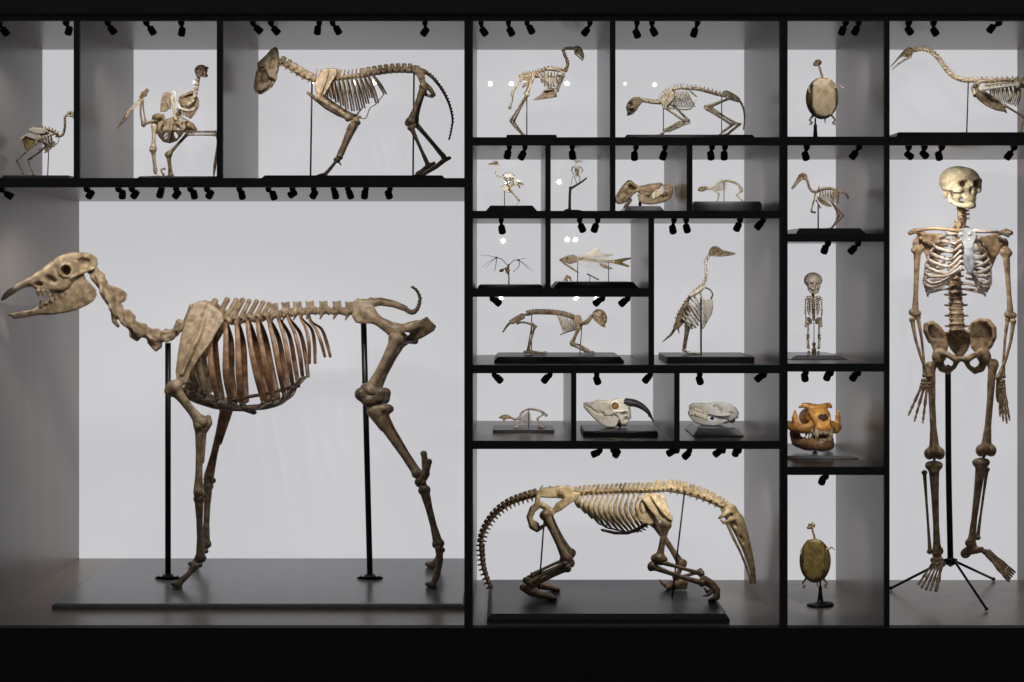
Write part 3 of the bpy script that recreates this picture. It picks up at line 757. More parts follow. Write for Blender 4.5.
# ------------------------------------------------------------------ anteater skeleton
def anteater():
    thing('anteater_skeleton', 'yellowish anteater skeleton with a long down-curved snout and long tail on a black board', 'skeleton', 608, 615, .33)
    K.zb = FLOOR_Z; K.root.location.z = FLOOR_Z; K.org = Vector(K.root.location)
    K.zb = board(491.5, 724.5, 613.6, .045, .62, FLOOR_Z, 4.5, 'base', .5)
    m, md = 'ant', 'antdark'
    # skull: a long tapering curved tube
    s = SDF(); P = [(729,0,512),(736,0,520),(741.5,0,533),(746,0,546),(750,0,559),(752.5,0,571),(753.8,0,582)]
    s.path(P, [7.2,8,6.6,5.2,3.9,3.0,2.4], 5); s.ell((730,0,510), (6.8,7,6.4), k=3)
    s.cut2((735,8.2,524), (4.6,4.2,2.6), 62, k=1.5); s.cut2((731,8,515), (2.6,3,2), k=1); s.cut2((742,6.4,540), (5,2.2,1.6), 68, k=1)
    for q in (1,-1): s.path([(728,q*6,513),(722,q*6,516),(719,q*5,518)], [2.4,2,1.3], 1.2); s.path([(731,q*7,520),(724,q*7.5,523),(721,q*7,520)], [2,1.6,1], 1)
    s.d(Ell((753,-0,582.5), (1.5,1.4,3)), .6)
    sk = s.out('skull', m, .7)
    s = SDF()
    for q in (1,-1): s.path([(727,q*6,523),(733,q*6,537),(740,q*4.4,551),(746,q*2.6,566),(750.5,q*1.2,581)], [1.8,1.6,1.3,1.1,1.1], .8)
    s.cap((750,0,579), (751,0,583), 1.3); s.out('mandible', m, .6, sk)
    verts('neck_vertebrae', [(668,0,488),(680,0,490),(692,0,493),(704,0,497),(715,0,502),(726,0,508)], 9, 3.6, m, sp=4.6, sr=1.5, lat=4.2, down=1.6, h=.6, lean=-.3, plate=2.2, sp2=3.6, rc2=2.8, join=.8)
    verts('back_vertebrae', [(568,0,495),(585,0,492.5),(605,0,491.5),(630,0,490.5),(650,0,490),(670,0,488.5)], 23, 2.6, m, sp=3.8, sr=1.15, lat=3, down=.6, h=.5, lean=.6, plate=1.05, sp2=4.4, join=.6)
    s = SDF(); s.pol([(654,486),(656.5,480),(661,480),(663,487),(660,493)], 1.6, rnd=1); s.pol([(667,486),(668,480),(673,480),(673.5,488),(669,492)], 1.6, rnd=1); s.cap((658,0,489), (671,0,488), 2.4)
    s.out('shoulder_spines', m, .6)
    # sacrum, pelvis
    s = SDF(); s.pol([(536,492),(541,488),(550,487),(560,486),(570,485.5),(574,490),(572,496),(562,498),(548,498),(538,497)], 3, rnd=2)
    for x in (541, 549, 557, 565): s.cap((x,0,491), (x+1,0,486.5), 1.6, 1.3, 1)
    for q in (1,-1):
        s.pol([(552,511),(556,503),(566,497),(572,491),(580,493),(580,498),(571,503),(562,510),(554,514),(548,515)], 2.6, yc=[(490,q*16),(512,q*14)], rnd=1.6, k=2)
        s.cap((560,0,494), (566,q*14,497), 3.6, 3.4, 2)
        s.ell((549,q*14,512), (5.4,4.6,5), k=2)
        s.path([(547,q*13,508),(540,q*12,504),(533,q*11,509),(529.5,q*11,517),(532,q*11,526),(537,q*9,530),(545,q*7,525),(549,q*10,516)], [3.2,3.4,3.6,3.2,3,2.4,1.8,2.4], 2)
        s.cap((538,0,495), (537,q*10,504), 2.6, 2.6, 2); s.ell((534.5,q*11,525.5), (5,3,4.6), k=2)
        s.d(Ell((541,q*11,517.5), (3.9,9,4.6), 20), 1)
    s.out('pelvis', m, .7)
    verts('tail', [(538,0,494),(525,0,497.5),(512,0,502),(500,0,509.5),(491,0,519),(484,0,531),(481,0,544),(481.6,0,556),(483,0,567),(486.5,0,578),(491,0,589)], 27, 2.5, md, sp=2.6, sr=1.35, lat=3, down=3.0, h=.6, rc2=1.2, sp2=.6, join=.75, plate=1.5)
    # ribs
    n = 15
    for q in (-1, 1):
        for i in range(n):
            f = i/(n-1); x0 = 578+f*72; z0 = 493
            zb_ = np.interp(f, [0,.12,.25,.5,.75,1], [508,517,526,531,529,520]); xb = x0+np.interp(f, [0,.2,.5,.8,1], [1,5,10,5,-3]); L = np.interp(f, [0,.25,.6,1], [14,20,22,15])
            bo = 4+3*math.sin(f*3)
            P = [(x0,q*2.5,z0),(x0+1-bo*.3,q*L*.7,z0+4),(x0-bo*.75+1,q*L,z0*.55+zb_*.45),(x0+(xb-x0)*.45-1,q*L*.86,z0*.2+zb_*.8),(xb,q*L*.45,zb_)]
            tube('rib', P, [1.1,1.3,2.2,2.0,1.2], m, n=8, sub=5, flat=.5, axis=(1,0,0))
            if 2 < i < 14:
                tube('rib_cartilage', [P[-1], (xb+4,q*L*.3,zb_+1.6), (xb+10-f*6,q*2,min(zb_+2,532))], [1,.9,1], md, n=6, sub=4)
    SDF().path([(602,0,530),(615,0,533),(628,0,533),(638,0,529),(648,0,523)], [1.4,1.7,1.7,1.9,2.2], 1).out('breastbone', md, .6)
    for q in (-1, 1):
        s = SDF().pol([(640,497),(646,493.5),(662,494),(666,500),(669,510),(673,518),(671,522.5),(664,523),(655,516),(648,508)], 1.7, yc=[(494,q*15),(522,q*22)], rnd=1.2)
        s.path([(652,q*18,497),(661,q*23,510),(670,q*25,519.5)], [1.2,1.8,1.5], 2); s.ell((668,q*21,520.5), (4.6,3.4,3.4), k=1.5)
        s.d(Ell((662,q*17,503.5), (1.2,8,1), 40), .5)
        s.out('shoulder_blade', m, .6)
        SDF().pol([(641,500),(646,498),(652,510),(658,521),(650,525),(640,522),(634,515)], 1.2, yc=[(498,q*13.5),(525,q*16)], rnd=.9).out('shoulder_plate', m if q < 0 else md, .7)
    # legs
    bone('upper_arm_bone', (666,-22,524), (659,-24,560), 3.9, md, 1.5, 1.9, w1=1.3, h=.65)
    bone('upper_arm_bone', (654,20,522), (682,26,565), 3.4, md, 1.5, 1.7, h=.65)
    for q, a, b in ((-1, (655,567), (703,582)), (1, (682,562), (674,577))):
        d = q*25
        if q < 0:
            bone('forearm_bone', (651,d,566), (703,d-2,583), 2.7, md, 1.9, 1.5, bow=(0,0,1), h=.6)
            bone('forearm_bone', (661,d-1,562), (702,d+2,574), 2.2, md, 1.5, 1.7, h=.6)
            s = SDF(); gz = ft(d)
            s.path([(704,d,580),(711,d,584),(716.5,d,590),(717,d,597)], [4.6,4.4,3.8,3.2], 3)
            for e in (-4,-1.5,1.5,4): s.path([(714,d+e,588),(717,d+e*1.2,gz-9),(715,d+e*1.4,gz-3.4),(709,d+e*1.2,gz-2)], [2,2.2,2.3,1.2], 1)
            s.path([(713,d-3,591),(708,d-3,595),(702.5,d-3,596.5)], [2,1.6,.6], 1); s.path([(713,d+3,590),(707,d+3,592),(704,d+3,588)], [2,1.5,.7], 1)
            s.out('forefoot', md, .6)
        else:
            bone('forearm_bone', (683,d,563), (676,d,578), 3, md, 1.4, 1.4, h=.6); bone('forearm_bone', (701,d+3,571), (679,d+3,578), 2.2, md, 1.4, 1.3, h=.6)
            s = SDF(); gz = ft(d); s.path([(684,d,gz-8),(674,d,gz-6),(667,d,gz-5)], [4.4,4.4,3], 3)
            for e in (-4,-1,2,5): s.path([(676,d+e,gz-6),(668,d+e,gz-3),(662,d+e,gz-7),(659.5,d+e,gz-11)], [2.2,2.2,1.5,.6], 1)
            s.cap((685,d,gz-3), (672,d,gz-2.6), 2.4, 2.4, 2)
            s.out('forefoot', md, .6)
    for q, kx, kz, ax, az in ((-1, 566.5, 562, 526, 589), (1, 570, 557, 529, 580)):
        d = q*15; d2 = q*20
        bone('thigh_bone', (546+q*1, d, 514), (kx, d2, kz-2), 4.0, md, 1.5, 1.55, w1=1.2, h=.65)
        bone('shin_bone', (kx+1, d2, kz+5), (ax, d2+2*q, az), 3.1, md, 1.7, 1.5, h=.6)
        bone('calf_bone', (kx-1, d2-4, kz+1), (ax+3, d2-4+2*q, az-5), 1.9, md, 1.4, 1.4, bow=(0,0,-1), h=.55)
        s = SDF(); gz = ft(d2)
        s.path([(ax-3,d2,gz-13 if q < 0 else gz-11),(ax+5,d2,gz-9),(ax+14,d2,gz-5.6),(ax+24,d2,gz-4)], [3.6,4.8,4,3.4], 3)
        for e in (-4,-1.5,1.5,4): s.path([(ax+16,d2+e,gz-5),(ax+24,d2+e*1.4,gz-3.8),(ax+30,d2+e*1.5,gz-2.2)], [1.9,2.3,1.4], 1)
        s.out('hind_foot', md, .6)
    rod(544, 522, 538.5, r=.85); rod(685, 488, 672, d1=-8, r=.85)
anteater()
# ------------------------------------------------------------------ human skeleton
def human():
    thing('human_skeleton', 'full size brown human skeleton with a pale skull, hanging on a black tripod stand', 'skeleton', 951, 600, .42)
    K.zb = FLOOR_Z; K.root.location.z = FLOOR_Z; K.org = Vector(K.root.location)
    m = 'human'
    # skull, turned to the right and a little to the viewer
    fr = frame((961,0,185), (.56,-.83,.03), (0.0,0,-1), 1.0)
    s = SDF()
    s.ell((-3,0,3), (20.5,18.6,15.6), k=3); s.ell((-9,0,3.5), (14.5,17.6,13.6), k=4); s.ell((8,0,5), (10.5,15.4,11.6), k=5)   # cranium
    s.ell((9.5,0,-3.5), (9,13,8.4), k=4)                                                       # face
    s.ell((13.4,0,-10), (5.6,8.4,4.2), k=3)                                                    # upper jaw
    s.path([(14,-14,5),(17.4,-7.6,7),(18.4,0,6),(17.4,7.6,7),(14,14,5)], [1.8,2.1,1.9,2.1,1.8], 2)       # brow
    for q in (1,-1):
        s.path([(15.4,q*11.2,-4.6),(11,q*14.4,-4.8),(4,q*16,-4),(-4,q*16.6,-4)], [2.9,2.6,1.5,1.6], 2)    # cheek arch
        s.path([(14,q*13.6,4),(13.2,q*14,-2)], [1.6,1.8], 1.2)
        s.d(Ell((8,q*17,2.4), (4.6,2.6,4.4)), 2.5)
        s.ell((-7,q*14,-10), (2.8,2.6,3.6), k=1.5)                                               # mastoid
    for q in (1,-1): s.d(Ell((18.4,q*7.2,1.6), (9.5,4.9,4.3)), .5)                              # eye sockets
    s.d(Ell((20.4,0,-5), (6.4,2.7,3.7)), .6); s.path([(18.6,0,5),(20,0,.6)], [1.7,1.2], 1)       # nose
    s.d(Ell((1,0,-15.5), (11,10,5)), 2)
    for q in (1,-1): s.path([(9,q*8,-8),(5,q*8.4,-12),(6,q*7.6,-15)], [4.4,4,2.4], 2)
    for i in range(-4,5):
        a = i*.19; s.cap((12.2+6.1*math.cos(a), 7.6*math.sin(a*1.35), -12), (12.4+6*math.cos(a), 7.4*math.sin(a*1.35), -15), 1.1, .8, .3)
    sk = s.out('skull', 'skullh', .55, frame=fr)
    for q in (1,-1): SDF().ell((11.2,q*7.1,1.4), (1.8,4.4,4.0), k=.3).out('orbit_colour_shade', 'camelrib', .5, sk, 'brown stained eye socket with painted shade', frame=fr)  # brown insets; besides the stain, their dark tone paints the socket's shade
    SDF().ell((14.4,0,-5.2), (1.2,2.4,3.2), k=.3).out('nose_stain_shade', 'camelrib', .5, sk, 'brown stained nose opening with painted shade', frame=fr)  # brown inset, stain plus shade of the opening put into its colour
    s = SDF()
    for q in (1,-1):
        s.path([(17.6,0,-20.6),(15.6,q*5,-20.4),(8.6,q*10,-19),(1,q*12.6,-16),(-1,q*13.4,-11),(-1,q*13.8,-7)], [2.7,2.6,2.4,2.4,2.1,1.7], 2)
    s.path([(18,-3,-19.4),(18.8,0,-19),(18,3,-19.4)], 2.1, 2)
    for i in range(-4,5):
        a = i*.19; s.cap((11.8+5.9*math.cos(a), 7.2*math.sin(a*1.35), -18.6), (12+5.8*math.cos(a), 7*math.sin(a*1.35), -15.8), 1.05, .8, .3)
    s.out('mandible', 'skullh', .55, sk, frame=fr)
    # spine
    verts('neck_vertebrae', [(961,1,205),(961.5,1,213),(962,2,220),(961,4,228)], 6, 4.1, m, sp=3, sr=1.3, lat=3, h=.65, join=.8)
    s = SDF()
    def vert(x, y, z, r, L):
        L = L*.75
        s.cap((x,y,z-2.4), (x,y,z+2.4), r, r, 1); s.ell((x,y,z+3), (r*1.18,r*1.1,1.5), k=.8); s.ell((x,y,z-3), (r*1.18,r*1.1,1.5), k=.8)
        for q in (1,-1): s.cap((x,y+3,z), (x+q*(r+L),y+6,z-1), 1.7, 1.1, 1)
        s.cap((x,y+4,z), (x,y+15,z+3), 1.8, 1.4, 1)
    P = cr([(961,5,228),(959,9,245),(957,11,262),(955,8,280),(955,1,300),(956,-2,316),(957,1,330)], 6)
    for i in range(12):
        f = (i+.3)/12*.62; p = P[int(f*(len(P)-1))]; vert(p[0], p[1], p[2], 4.1+f*2.2, 4)
    s.out('chest_vertebrae', m, .7)
    s = SDF()
    for i, z in enumerate((285, 295.5, 306, 316.5, 327)): vert(955+i*.5, 4-i*1.2, z, 6.3+i*.25, 5.5)
    s.path([(955,6,278),(955,2,300),(957,0,332)], 4, 1)
    s.out('loin_vertebrae', m, .7)
    # ribs: 12 pairs
    cx, turn = 961., -.10
    for i in range(12):
        f = i/11; zb_ = 228+f*60; rx = np.interp(i, [0,2,5,8,11], [14,25,33,34,29]); ry = np.interp(i, [0,3,7,11], [12,18,21,17])
        drop = np.interp(i, [0,3,7,11], [8,18,25,15]); fr_end = 1. if i < 7 else (.80-.0*i if i < 10 else .52-.08*(i-10))
        for q in (-1, 1):
            pts = []; N = 9; amax = math.pi*(.90 if i < 7 else (.80 if i < 10 else .5))
            for j in range(N):
                a = math.pi*.08+amax*j/(N-1)*.97 if i > 9 else math.pi*.08+(amax-.08*math.pi)*j/(N-1)
                g = a/math.pi
                x = q*rx*math.sin(a)**.8 if math.sin(a) > 0 else 0; y = 8+ry*math.cos(a)-6
                z = zb_+drop*g**1.15-(0 if i < 6 else max(0, g-.72)*30*(1 if i < 10 else 0))
                sx = cx-1-f*3.5
                X = sx+x*1.0+turn*y; Y = y-turn*x
                pts.append((X, Y, z))
            tube('rib', pts, [1.3,1.5]+[1.9]*(N-4)+[1.8,1.5], 'ribwhite', n=8, sub=3, flat=.5, axis=(0,0,1))
            if i < 10:
                e = pts[-1]; tz = min(234+i*5.4, 268)
                tube('rib_cartilage', [e, ((e[0]+cx+4)/2+q*3, e[1]-2, (e[2]+tz)/2+2), (cx+4.5+q*4, -20, tz)], [1.5,1.4,1.6], 'ribwhite', n=7, sub=4)
    s = SDF().pol([(958,229),(967,227.5),(975,230),(977.5,236),(974,243),(973,250),(974,258),(974.5,266),(972.5,272),(970.5,276),(967.5,272),(964,266),(963.5,258),(964.5,249),(962,242),(958.5,236)], [(228,2.2),(276,1.6)], yc=[(228,-16),(255,-21),(276,-20)], rnd=1.4, axis='z')
    s.out('breastbone', 'sternum', .65)
    # collar bones, shoulder blades
    for q, T in ((-1, [(961,-17,231),(947,-18,229.5),(932,-11,228.5),(917,-3,230.5)]), (1, [(974,-17,231),(986,-17,231.5),(998,-10,232),(1009,-3,235.5)])):
        tube('collar_bone', T, [2.3,1.7,1.7,2.1], 'ribwhite' if q > 0 else m, n=8, sub=6)
        X = 917 if q < 0 else 1004
        s = SDF()
        if q < 0: pl = [(916,236),(925,233),(944,234),(946,240),(940,256),(934,274),(930,270),(925,254),(920,246)]
        else: pl = [(1003,240),(995,236),(978,236),(976,243),(982,258),(988,275),(992,268),(997,256),(1003,249)]
        s.pol(pl, 1.4, yc=[(233,12),(275,17)], rnd=1)
        s.path([(X-q*26,15,241),(X-q*12,17,236),(X+q*2,8,231),(X+q*7,1,233)], [1.4,2.2,2.6,2.4], 2)
        s.ell((X+q*0,5,244), (4.6,4.6,6.2), k=2); s.path([(X-q*4,4,240),(X-q*4,-6,238)], [2.2,1.8], 1)
        s.out('shoulder_blade', m, .8)
    # arms
    for q, S, E, Wr in ((-1, (917.5,2,249), (915,0,314), (927,-8,377)), (1, (1006,2,252), (1010.5,0,316), (1001,-10,378))):
        S, E, Wr = map(np.array, (S, E, Wr)); S = S.astype(float)
        s = SDF(); t = E-S
        s.path([S, S+t*.1, S+t*.35, S+t*.7, S+t*.9, E], [4.5,3.6,2.7,2.5,3.3,3.2], 2); s.ell(S+[q*-1.2,0,-.5], (5.4,5.2,5.4), k=2); s.ell(S+[q*3,-1,1], 3.6, k=1.5)
        s.cap(E+[-3.6,0,-1], E+[3.6,0,-1], 2.6, 2.6, 2); s.ell(E+[-4.2,0,-2.5], (2.,2.6,2.6), k=1.5); s.ell(E+[3.6,0,0], 2.7, k=1)
        s.out('upper_arm_bone', m, .65)
        t = Wr-E
        for nm, o1, o2, r, e1 in (('radius', (-q*-2.8,-1,5), (-q*2.6,0,0), 1.9, 2.0), ('ulna', (q*-2.8,1,3), (q*2.6,1,-1), 1.7, 1.4)):
            bone(nm, E+np.array(o1), Wr+np.array(o2), r, m, 1.75, e1, bow=((3 if nm == 'radius' else -1.5)*q,0,0), h=.6)
        # hand
        s = SDF(); w_ = Wr+np.array([0,0,3.4]); down = (np.array([-.20,-.1,1.]) if q < 0 else np.array([.10,-.12,1.]))
        wd = np.array([1.,.25,0]) if q < 0 else np.array([.55,-.8,0])
        for a in range(4):
            for b_ in range(2): s.ell(w_+wd*(a-1.5)*2.6+down*(b_*3.2), 2.3, k=.5)
        hand = s.out('wrist_bones', m, .5)
        tips = [(-3.6,30),(-1.3,35),(1.2,37),(3.6,34)] if q > 0 else [(3.6,34),(1.2,37.5),(-1.3,36),(-3.8,30)]
        for a, (u, Lf) in enumerate(tips):
            if a == 0 or True:
                p0 = w_+wd*u*1.1+down*5.5; s = SDF(); dirx = down+wd*u*.055*(1.2 if q < 0 else .7); cu = np.array([0,-.02,0]); p = p0
                for seg, (l, r) in enumerate(((.44,1.7),(.26,1.45),(.17,1.3),(.11,1.1))):
                    pe = p+dirx*Lf*l+cu*seg*Lf*2; s.path([p+dirx*.5, p*.5+pe*.5, pe-dirx*.5], [r*1.15,r*.72,r], .4); s.ell(p+dirx*.7, r*1.25, k=.3); p = pe
                s.path([p0, p], .5, .3)
                s.out('finger_bones', m, .42)
        s = SDF(); side = 1 if q < 0 else -1
        p = w_+wd*side*5; s.path([p, p+down*9+wd*side*3.6, p+down*15+wd*side*4.6, p+down*20+wd*side*4.4], [2.1,1.6,1.6,1.1], .6); s.ell(p+down*9+wd*side*3.6, 1.7, k=.5); s.out('thumb_bones', m, .45)
    # pelvis
    s = SDF()
    s.pol([(945,332),(957,329),(971,331),(972,340),(968,350),(962,358),(958,358),(951,350),(946,341)], 3.4, yc=[(330,3),(345,10),(358,8)], rnd=2)
    for z in (338,345): 
        for x in (953,964): s.d(Ell((x,3,z), (1.5,4,1.2)), .6)
    for q, X in ((-1, 957.), (1, 960.)):
        if q < 0: wing = [(946,338),(938,327),(932,322.5),(925,324),(924.5,330),(929,340),(934,352),(940,358),(947,352),(949,344)]
        else: wing = [(969,334),(972,323),(979,319.5),(988,320),(995,327),(995.5,338),(992,347),(986,354),(978,356),(971,348)]
        yc = [(319,q*0-4),(338,2),(356,0)]
        s.pol(wing, 1.9, yc=yc, rnd=1.4, k=2.5)
        xs = wing[:]
        if q < 0: crest = [(946,8,337),(938,2,327),(932,-3,323),(926,-8,325),(925.5,-9,331),(930,-7,341)]
        else: crest = [(970,6,331),(973,1,324),(980,-2,320.5),(988,-6,321),(994,-10,328),(994.5,-10,337),(990,-8,346)]
        s.path(crest, 2.5, 2)
        hx = 939 if q < 0 else 984
        s.ell((hx,0,357), (7.4,6.5,7.2), k=3)
        s.path([(hx-q*3,-4,353),(hx-q*10,-10,355.5),(966-q*-0.5 if False else hx-q*17,-13,359.5)], [3.6,2.9,3.4], 2)
        s.path([(hx,2,361),(hx-q*3,4,368),(hx-q*9,0,371),(hx-q*15,-8,367),(hx-q*18,-12,361)], [4.4,4.2,3.2,2.4,2.8], 2)
        s.d(Ell((hx-q*9,-3,363), (4.2,12,3.4), -20*q), 1)
    s.path([(955,-12,359),(968,-12,359)], 2.6, 1.5)
    s.out('pelvis', m, .75)
    # legs
    for q, H, T, Kn, A in ((-1, (938.5,-1,360), (930.5,1,369), (934.5,-3,452), (937,0,549)), (1, (985,-1,358), (993,1,366), (986,-3,449), (971.5,0,541))):
        H, T, Kn, A = (np.array(v, float) for v in (H, T, Kn, A))
        s = SDF(); s.ell(H, (5.2,5.2,5.2), k=1); s.path([H, T], [3.4,4], 2); s.ell(T+[q*1.2,0,-2], (4.4,4.6,5.4), k=2)
        t = Kn-T; s.path([T, T+t*.12+[-q*.5,0,0], T+t*.4, T+t*.7, T+t*.9, Kn], [4.6,4.2,3.4,3.3,4.8,6], 3)
        for e in (-1,1): s.ell(Kn+[e*5.2,1,1.5], (5.4,7,6.2), k=2.5)
        s.d(Ell(Kn+[0,-6.5,4], (2,3.5,4)), 1.5)
        s.out('thigh_bone', m, .75)
        SDF().ell(Kn+[0,-8,-1], (3.8,2.2,4.4), k=1).out('kneecap', m, .6)
        top = Kn+[-.6 if q < 0 else -5,0,15]; tube('joint_pin', [Kn+[0,1,4], top+[0,0,-2]], 1.4, 'camelrib', n=8, sub=2); s = SDF(); t = A-top
        s.cap(top+[-5,0,-1.5], top+[5,0,-1.5], 4, 4, 2); s.path([top, top+t*.1, top+t*.35, top+t*.7, top+t*.92, A], [6,5,3.9,3.1,3.7,4.6], 3); s.ell(A+[-q*4.2,0,2], (2.4,3,3.6), k=1.5)
        s.path([top+[0,-3,4], top+t*.2+[0,-3,0]], [2.4,1.5], 1.5)
        s.out('shin_bone', m, .7)
        fx = -9.5 if q < 0 else 6
        bone('calf_bone', top+[fx,5,5], A+[-7 if q < 0 else 6,3,3 if q < 0 else -3], 1.6, m, 1.9, 2.0, h=.55)
        s = SDF()
        if q < 0:   # foot seen from the front, hanging toes down toward the viewer
            an = A+[0,0,5]; s.ell(an, (5,5,4.6), k=2); s.ell(an+[1,8,5], (4.6,7,4.6), k=2)
            for ox, oz in ((-4,6),(0,6.5),(4,6),(-3,10),(2,10.5),(6,10)): s.ell(an+[ox,-4-oz*.5,oz], 2.9, k=.8)
            ft_ = s.out('ankle_bones', m, .6)
            for j, (x1, z1) in enumerate(((918.5,585),(921.5,588.5),(926,590.5),(930.5,591),(936,591.5))):
                p0 = an+[-5.4+j*2.5,-9,11]; pe = np.array([x1,-28,z1-1.]); t = pe-p0; r = 1.35 if j < 4 else 2.
                s = SDF(); s.path([p0, p0+t*.3, p0+t*.56], [r*1.2,r*.7,r*1.25], .4); s.path([p0+t*.6, p0+t*.72, p0+t*.8], [r*1.15,r*.75,r], .4); s.path([p0+t*.84, p0+t], [r,r*.85], .4); s.path([p0, pe], .55, .3)
                s.out('toe_bones', m, .45)
        else:       # foot in three-quarter view pointing right
            an = A+[0,0,4]; s.ell(an, (5.4,5,4.4), k=2); s.ell(an+[-6,5,8.5], (5.2,5.6,5), k=2); s.cap(an+[-4,3,6], an+[6,-2,5], 4.4, 3.6, 2)
            for ox, oy, oz in ((9,-5,5),(10,0,4.6),(13.5,-6,7),(14,-1,7),(15,3,7.6)): s.ell(an+[ox,oy,oz], 3, k=.8)
            s.out('ankle_bones', m, .6)
            for j in range(5):
                p0 = an+[15.5+j*.5,-7+j*2.7,10-j*1.1]; pe = np.array([1008.5+j*1.6, -24+j*4.6, 580.5-j*2.1]); t = pe-p0; r = 1.9 if j == 0 else 1.3
                s = SDF(); s.path([p0, p0+t*.3, p0+t*.56], [r*1.2,r*.7,r*1.25], .4); s.path([p0+t*.6, p0+t*.72, p0+t*.8], [r*1.15,r*.75,r], .4); s.path([p0+t*.84, p0+t], [r,r*.85], .4); s.path([p0, pe], .55, .3)
                s.out('toe_bones', m, .45)
    # stand
    K.y0 = .42; hz = 561.5
    pole = tube('stand_pole', [(948,12,366),(948.6,8,470),(950.5,0,hz)], [3.1,3.1,3.1], 'rod', n=14, sub=4)
    b = MB(); b.tube([(950.5,0,hz-3),(950.5,0,hz-2.6),(950.5,0,hz+2.2),(950.5,0,hz+2.8)], [5,7.2,7.2,5], n=18, sub=1); b.out('stand_hub', 'rod')
    for e in ((993.5, 82), (986.5, -54), (891, 38)):
        dy = e[1]; zf = ft(dy, 2.4)
        o = tube('stand_leg', [(950.5+(e[0]-950.5)*.12, dy*.12, hz), (e[0], dy, zf)], 1.35, 'rod', n=9, sub=2, cap=.1)
        b = MB(); b.ball((e[0], dy, ft(dy, 2.5)), (2.1,2.1,1.9), 10, 6); b.out('rubber_foot', 'rod', o)
human()
# ------------------------------------------------------------------ helpers for the smaller skeletons
SH = dict(L=180.5, A=139.5, B=213, C=290, D=367.2, E=442.8, RA=139.5, RB=236, RD=365.5, RE=468.6, F=625.2)
def setup(name, label, px, sh, y0, x0, x1, ztop, Yf, Yb, cham=3., m='base', step=.45, cat='skeleton', group=None):
    z = Zp(SH[sh])+.0004
    thing(name, label, cat, px, 0, y0, zb=z, group=group)
    K.zb = board(x0, x1, ztop, Yf, Yb, z, cham, m, step)
def ribcage(tops, bots, wid, r, m, q2=(1, -1), sh=1.2, fwd=None, flat=.6, start=2., endw=.35, name='rib'):
    """pairs of ribs from the spine out and down to the breast"""
    n = len(tops)
    for q in q2:
        for i, (a, b) in enumerate(zip(tops, bots)):
            w = wid if np.isscalar(wid) else np.interp(i, np.linspace(0, n-1, len(wid)), wid); o = sh if q > 0 else 0
            bo = 0 if fwd is None else fwd
            P = [(a[0], q*start, a[1]), (a[0]*.8+b[0]*.2+bo*.5+o*.5, q*w*.85, a[1]*.8+b[1]*.2-.3), (a[0]*.4+b[0]*.6+bo+o, q*w, a[1]*.45+b[1]*.55), (b[0]+o, q*w*endw, b[1])]
            tube(name, P, [r*.8, r, r*1.05, r*.8], m, n=6, sub=4, flat=flat, axis=(1, 0, 0))
def birdskull(poly, wid, eye, er, m, tip=None, h=.4, rnd=1.2, beakcut=None, frame=None):
    s = SDF().pol(poly, wid, rnd=rnd); s.cut2((eye[0], wid[0][1] if np.isscalar(wid[0]) else max(w[1] for w in wid), eye[1]), (er, 3.2, er*.95), k=.5)
    if beakcut: s.d(Cap((beakcut[0][0], 0, beakcut[0][1]), (beakcut[1][0], 0, beakcut[1][1]), beakcut[2], beakcut[3]), .3)
    return s.out('skull', m, h)
def toes(x, d, m, L=7., dirx=1, r=.55, back=2.5):
    z = ft(d)-r; o = []
    b = MB()
    for a in (-.5, 0., .5): b.tube([(x, d, z-.8), (x+dirx*L*.5*math.cos(a), d+L*.5*math.sin(a), z-.7), (x+dirx*L*math.cos(a), d+L*math.sin(a), z)], [r*1.2, r, r*.5], n=6, sub=3)
    b.tube([(x, d, z-.8), (x-dirx*back, d, z)], [r*1.1, r*.5], n=6, sub=3)
    return b.out('toe_bones', m)
def neck(pts, n, r, m, r2=None, **k):
    return verts('neck_vertebrae', [(x, d, z) for x, d, z in [(p[0], 0, p[1]) if len(p) == 2 else p for p in pts]], n, r, m, sp=k.pop('sp', r*.5)*.35, sr=r*.7, lat=r*.4, h=k.pop('h', .36), rc2=r2 or r, join=k.pop('join', .42), k=.2, **k)

